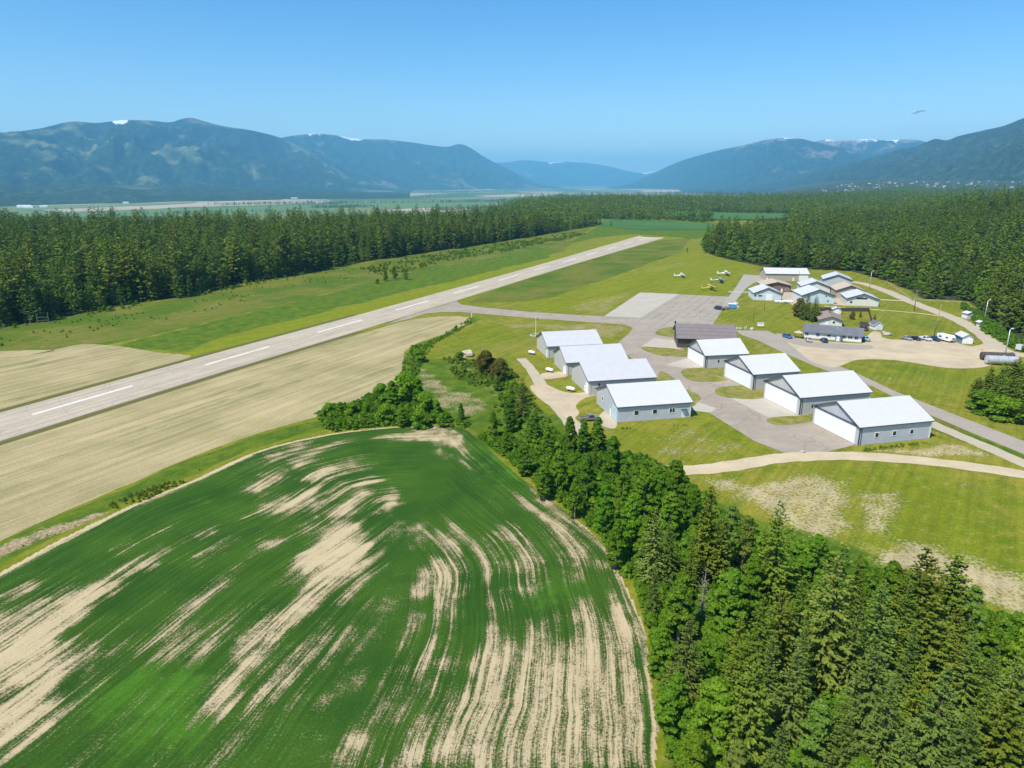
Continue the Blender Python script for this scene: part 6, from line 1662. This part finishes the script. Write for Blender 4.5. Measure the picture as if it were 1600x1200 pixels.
def stuff(name, P, sc, kinds, protos):
    me = bpy.data.meshes.new(name)
    me.vertices.add(len(P)); me.vertices.foreach_set('co', np.ascontiguousarray(P, np.float32).ravel())
    for nme, a, ty in (('sc', sc, 'FLOAT'), ('rz', RF.uniform(0, 6.28, len(P)), 'FLOAT'), ('wd', RF.uniform(0.7, 1.3, len(P)), 'FLOAT'), ('kd', kinds, 'INT')):
        at = me.attributes.new(nme, ty, 'POINT'); at.data.foreach_set('value', np.ascontiguousarray(a, np.int32 if ty == 'INT' else np.float32))
    o = link(bpy.data.objects.new(name, me)); o['kind'] = 'stuff'
    ng = bpy.data.node_groups.new(name, 'GeometryNodeTree')
    ng.interface.new_socket('Geometry', in_out='INPUT', socket_type='NodeSocketGeometry'); ng.interface.new_socket('Geometry', in_out='OUTPUT', socket_type='NodeSocketGeometry')
    N = ng.nodes; gi = N.new('NodeGroupInput'); go = N.new('NodeGroupOutput'); jn = N.new('GeometryNodeJoinGeometry')
    def na(nm, ty):
        a = N.new('GeometryNodeInputNamedAttribute'); a.data_type = ty; a.inputs[0].default_value = nm; return a.outputs[0]
    s_, r_, k_, w_ = na('sc', 'FLOAT'), na('rz', 'FLOAT'), na('kd', 'INT'), na('wd', 'FLOAT')
    rv = N.new('ShaderNodeCombineXYZ'); ng.links.new(r_, rv.inputs[2])
    mw = N.new('ShaderNodeMath'); mw.operation = 'MULTIPLY'; ng.links.new(s_, mw.inputs[0]); ng.links.new(w_, mw.inputs[1])
    sv = N.new('ShaderNodeCombineXYZ'); ng.links.new(mw.outputs[0], sv.inputs[0]); ng.links.new(mw.outputs[0], sv.inputs[1]); ng.links.new(s_, sv.inputs[2])
    for q, po in enumerate(protos):
        oi = N.new('GeometryNodeObjectInfo'); oi.inputs['Object'].default_value = po; oi.inputs['As Instance'].default_value = True
        cp = N.new('FunctionNodeCompare'); cp.data_type = 'INT'; cp.operation = 'EQUAL'; ng.links.new(k_, cp.inputs[2]); cp.inputs[3].default_value = q
        ip = N.new('GeometryNodeInstanceOnPoints')
        ng.links.new(gi.outputs[0], ip.inputs['Points']); ng.links.new(cp.outputs[0], ip.inputs['Selection']); ng.links.new(oi.outputs['Geometry'], ip.inputs['Instance'])
        ng.links.new(rv.outputs[0], ip.inputs['Rotation']); ng.links.new(sv.outputs[0], ip.inputs['Scale'])
        ng.links.new(ip.outputs[0], jn.inputs[0])
    ng.links.new(jn.outputs[0], go.inputs[0])
    o.modifiers.new('scatter', 'NODES').node_group = ng
    return o
def pr(me): return bpy.data.objects.new(me.name, me)
P_fir = [pr(k.crown) for k in FIR] + [pr(k.crown) for k in FDE] + [pr(k.crown) for k in LOWP] + [pr(k.crown) for k in FBU]
rest = ~is_solo
far_ = rest & (depth > 900)
near_ = rest & ~far_
kd = np.where(leafy, 6 + RF.integers(0, 2, len(X)), RF.integers(0, 6, len(X)))
kd = np.where(far_ & ~leafy, 8 + RF.integers(0, 3, len(X)), kd)
ph = np.where(kd < 6, 22, np.where(kd < 8, 14, 22))
stuff('forest', np.stack([X, Y, Z - 0.2], 1)[rest], (hh / ph)[rest], kd[rest], P_fir)

# tree lines and woods down in the valley and up the foot of the mountains
VX, VY, VH = [], [], []
def vline(a, b_, n, spread, h=18):
    for _ in range(n):
        q = rt.random(); x = a[0] + (b_[0] - a[0]) * q; y = a[1] + (b_[1] - a[1]) * q
        p = G(x, y, -100); VX.append(p[0] + rt.gauss(0, spread)); VY.append(p[1] + rt.gauss(0, spread)); VH.append(rt.uniform(0.6, 1.2) * h)
for a, b_, n, sp in [((350, 320), (530, 317), 420, 70), ((500, 325), (575, 323), 330, 50), ((520, 318), (765, 316), 260, 40), ((700, 316), (850, 313), 420, 120), ((640, 306), (860, 301), 260, 60), ((560, 311), (700, 309.5), 160, 40), ((430, 307), (620, 304), 260, 90), ((860, 306), (1000, 302), 320, 120),
                    ((0, 312), (430, 305), 420, 160), ((0, 318), (110, 317), 90, 60), ((250, 334), (520, 331), 120, 40), ((660, 330), (800, 324), 420, 60), ((620, 301), (1000, 297), 340, 220), ((1000, 302), (1250, 298), 420, 160), ((1000, 295), (1250, 294), 300, 200), ((600, 300.5), (780, 299), 500, 260), ((400, 310), (640, 304), 300, 120), ((130, 329), (180, 326), 12, 10)]:
    vline(a, b_, n, sp, 20)
VX = np.array(VX); VY = np.array(VY); VZ = terrain(VX, VY)
ok = VZ < -60
# trees round the town and the slope above it
tu = RF.uniform(1180, 1660, 5200); tr_ = RF.uniform(2500, 6800, 5200) 
uu = (tu - 800) / F; nn_ = np.hypot(uu, CP); TX, TY = uu / nn_ * tr_, CP / nn_ * tr_
okt = (sdf(TX, TY, BENCH) > 20) & (fbm(TX / 300, TY / 300, 3, 14) < np.where(tr_ < 4000, 0.75, 0.53))
TX, TY = TX[okt], TY[okt]
AX = np.concatenate([VX[ok], TX]); AY = np.concatenate([VY[ok], TY]); AZ = terrain(AX, AY)
AH = np.concatenate([np.array(VH)[ok], RF.uniform(9, 20, len(TX))])
kk_ = RF.integers(0, 3, len(AX)) + 8
lf = RF.random(len(AX)) < 0.3
kk_ = np.where(lf, 6, kk_)
stuff('valley_woods', np.stack([AX, AY, AZ - 0.3], 1), AH / np.where(lf, 14, 22) * np.where(lf, 1.0, 1), kk_, P_fir)

# brush, weeds and seedlings on the unmown ground
BX, BY, BS, BK = [], [], [], []
def brush(px, step, smin, smax, seed, kind=None, prob=1.0, world=False):
    x, y = scatter(px if world else GP(px), step, seed)
    g_ = fbm(x / 7, y / 7, 3, seed) + RF.uniform(-0.15, 0.15, len(x))
    k = g_ > (1 - prob) 
    x, y = x[k], y[k]
    BX.append(x); BY.append(y); BS.append(RF.uniform(smin, smax, len(x))); BK.append(np.full(len(x), 11 + kind) if kind is not None else 11 + RF.integers(0, 2, len(x)))
brush([(-60, 545), (0, 520), (300, 466), (470, 432), (560, 414), (600, 425), (480, 452), (340, 482), (200, 515), (0, 548)], 3.4, 0.15, 0.5, 5, 1, 0.36)
brush([(560, 420), (640, 404), (780, 382), (900, 362), (920, 366), (800, 392), (700, 408), (640, 424), (600, 432)], 3.0, 0.3, 1.1, 6, None, 0.45)
brush([(0, 516), (300, 465), (470, 430), (560, 412), (560, 405), (460, 424), (300, 458), (0, 508)], 3.2, 0.3, 1.2, 16, None, 0.5)
brush([(-60, 870), (0, 850), (100, 806), (200, 764), (300, 720), (400, 684), (500, 656), (560, 644), (610, 660), (500, 674), (400, 698), (300, 742), (200, 782), (100, 828), (0, 880)], 1.3, 0.12, 0.28, 7, 1, 0.2)
brush([(150, 800), (200, 776), (270, 752), (290, 755), (230, 782), (180, 802)], 0.8, 0.2, 0.42, 8, 1, 0.6)
brush([(625, 600), (630, 560), (646, 540), (690, 525), (735, 497), (738, 505), (680, 538), (662, 560), (650, 600)], 1.3, 0.2, 0.5, 9, 0, 0.6)
brush([(690, 560), (740, 565), (800, 570), (830, 620), (860, 660), (800, 670), (760, 660), (780, 620), (720, 600)], 1.6, 0.25, 0.9, 10, None, 0.5)
brush([(500, 650), (560, 632), (610, 612), (640, 606), (680, 640), (700, 660), (600, 664), (510, 672)], 1.3, 0.6, 1.3, 31, 0, 0.85)
brush([(500, 655), (600, 650), (700, 650), (745, 665), (735, 672), (690, 664), (600, 666), (510, 676)], 1.2, 0.3, 0.8, 11, 0, 0.6)
brush([(745, 682), (790, 716), (850, 765), (905, 808), (955, 856), (982, 905), (1006, 955), (1022, 1010), (1032, 1080), (1040, 1140), (1050, 1210), (1120, 1210), (1080, 1000), (1010, 860), (900, 760), (800, 680)], 1.0, 0.3, 0.95, 12, 0, 0.8)
brush([(1100, 800), (1200, 850), (1340, 890), (1500, 950), (1640, 1000), (1640, 1230), (1100, 1230), (1060, 1000)], 1.7, 0.6, 1.6, 13, 0, 0.75)
brush([(790, 640), (900, 700), (1060, 740), (1090, 780), (1180, 840), (1060, 900), (960, 830), (860, 730)], 1.5, 0.6, 1.5, 14, 0, 0.75)
brush([(1540, 640), (1600, 660), (1640, 620), (1640, 560), (1560, 590), (1520, 610)], 1.6, 0.5, 1.2, 15, 0, 0.6)
brush([(1500, 476), (1545, 503), (1575, 526), (1620, 548), (1620, 556), (1570, 540), (1530, 512)], 1.8, 0.7, 1.6, 18, 0, 0.75)
brush([(966, 668), (1080, 662), (1076, 665), (970, 672)], 0.7, 0.12, 0.3, 19, 0, 0.5)
brush([(1345, 702), (1450, 690), (1452, 694), (1350, 706)], 0.7, 0.12, 0.32, 20, 1, 0.5)
BX = np.concatenate(BX); BY = np.concatenate(BY); BS = np.concatenate(BS); BK = np.concatenate(BK)
stuff('undergrowth', np.stack([BX, BY, terrain(BX, BY) - 0.05], 1), BS, BK, P_fir)

# one thin cloud, high and far beyond the air box
cm, t, b = material('cloud_white')
b.inputs['Base Color'].default_value = (0.95, 0.95, 0.95, 1); b.inputs['Roughness'].default_value = 1.0; b.inputs['Specular IOR Level'].default_value = 0
tp = t.n('ShaderNodeBsdfTransparent')
mx = t.n('ShaderNodeMixShader', {0: t.ramp(t.noise(t.n('ShaderNodeTexCoord').outputs['Object'], 0.006, 4, 0.7), 0.3, 0.6, 0.6, 0.97)})
t.set(mx.inputs[1], b.outputs[0]); t.set(mx.inputs[2], tp.outputs[0])
t.set([q_ for q_ in cm.node_tree.nodes if q_.type == 'OUTPUT_MATERIAL'][0].inputs[0], mx.outputs[0])
bmc = bmesh.new()
rc = random.Random(9)
for k in range(90):
    q = rc.gauss(0, 0.42)
    if abs(q) > 1: continue
    r_ = rc.uniform(22, 62) * (1.15 - abs(q))
    mt = Matrix.Translation((q * 640, rc.gauss(0, 120), rc.gauss(0, 20) + 26 * math.sin(q * 5) + q * 30)) @ Matrix.Diagonal((r_ * 1.5, r_, r_ * 0.7, 1))
    bmesh.ops.create_icosphere(bmc, subdivisions=2, radius=1, matrix=mt)
mec = bpy.data.meshes.new('cloud'); bmc.to_mesh(mec); bmc.free(); mec.materials.append(cm)
mec.polygons.foreach_set('use_smooth', [True] * len(mec.polygons))
oc = link(bpy.data.objects.new('cloud', mec)); oc['kind'] = 'stuff'
Dc = 31000
uc, vc = (1433 - 800) / F, (600 - 175) / F
dc = Vector((uc, CP + vc * SP, -SP + vc * CP)); dc = dc / dc.y * Dc
oc.location = (dc.x, dc.y, H + dc.z); oc.rotation_euler = (0, 0, -0.5)
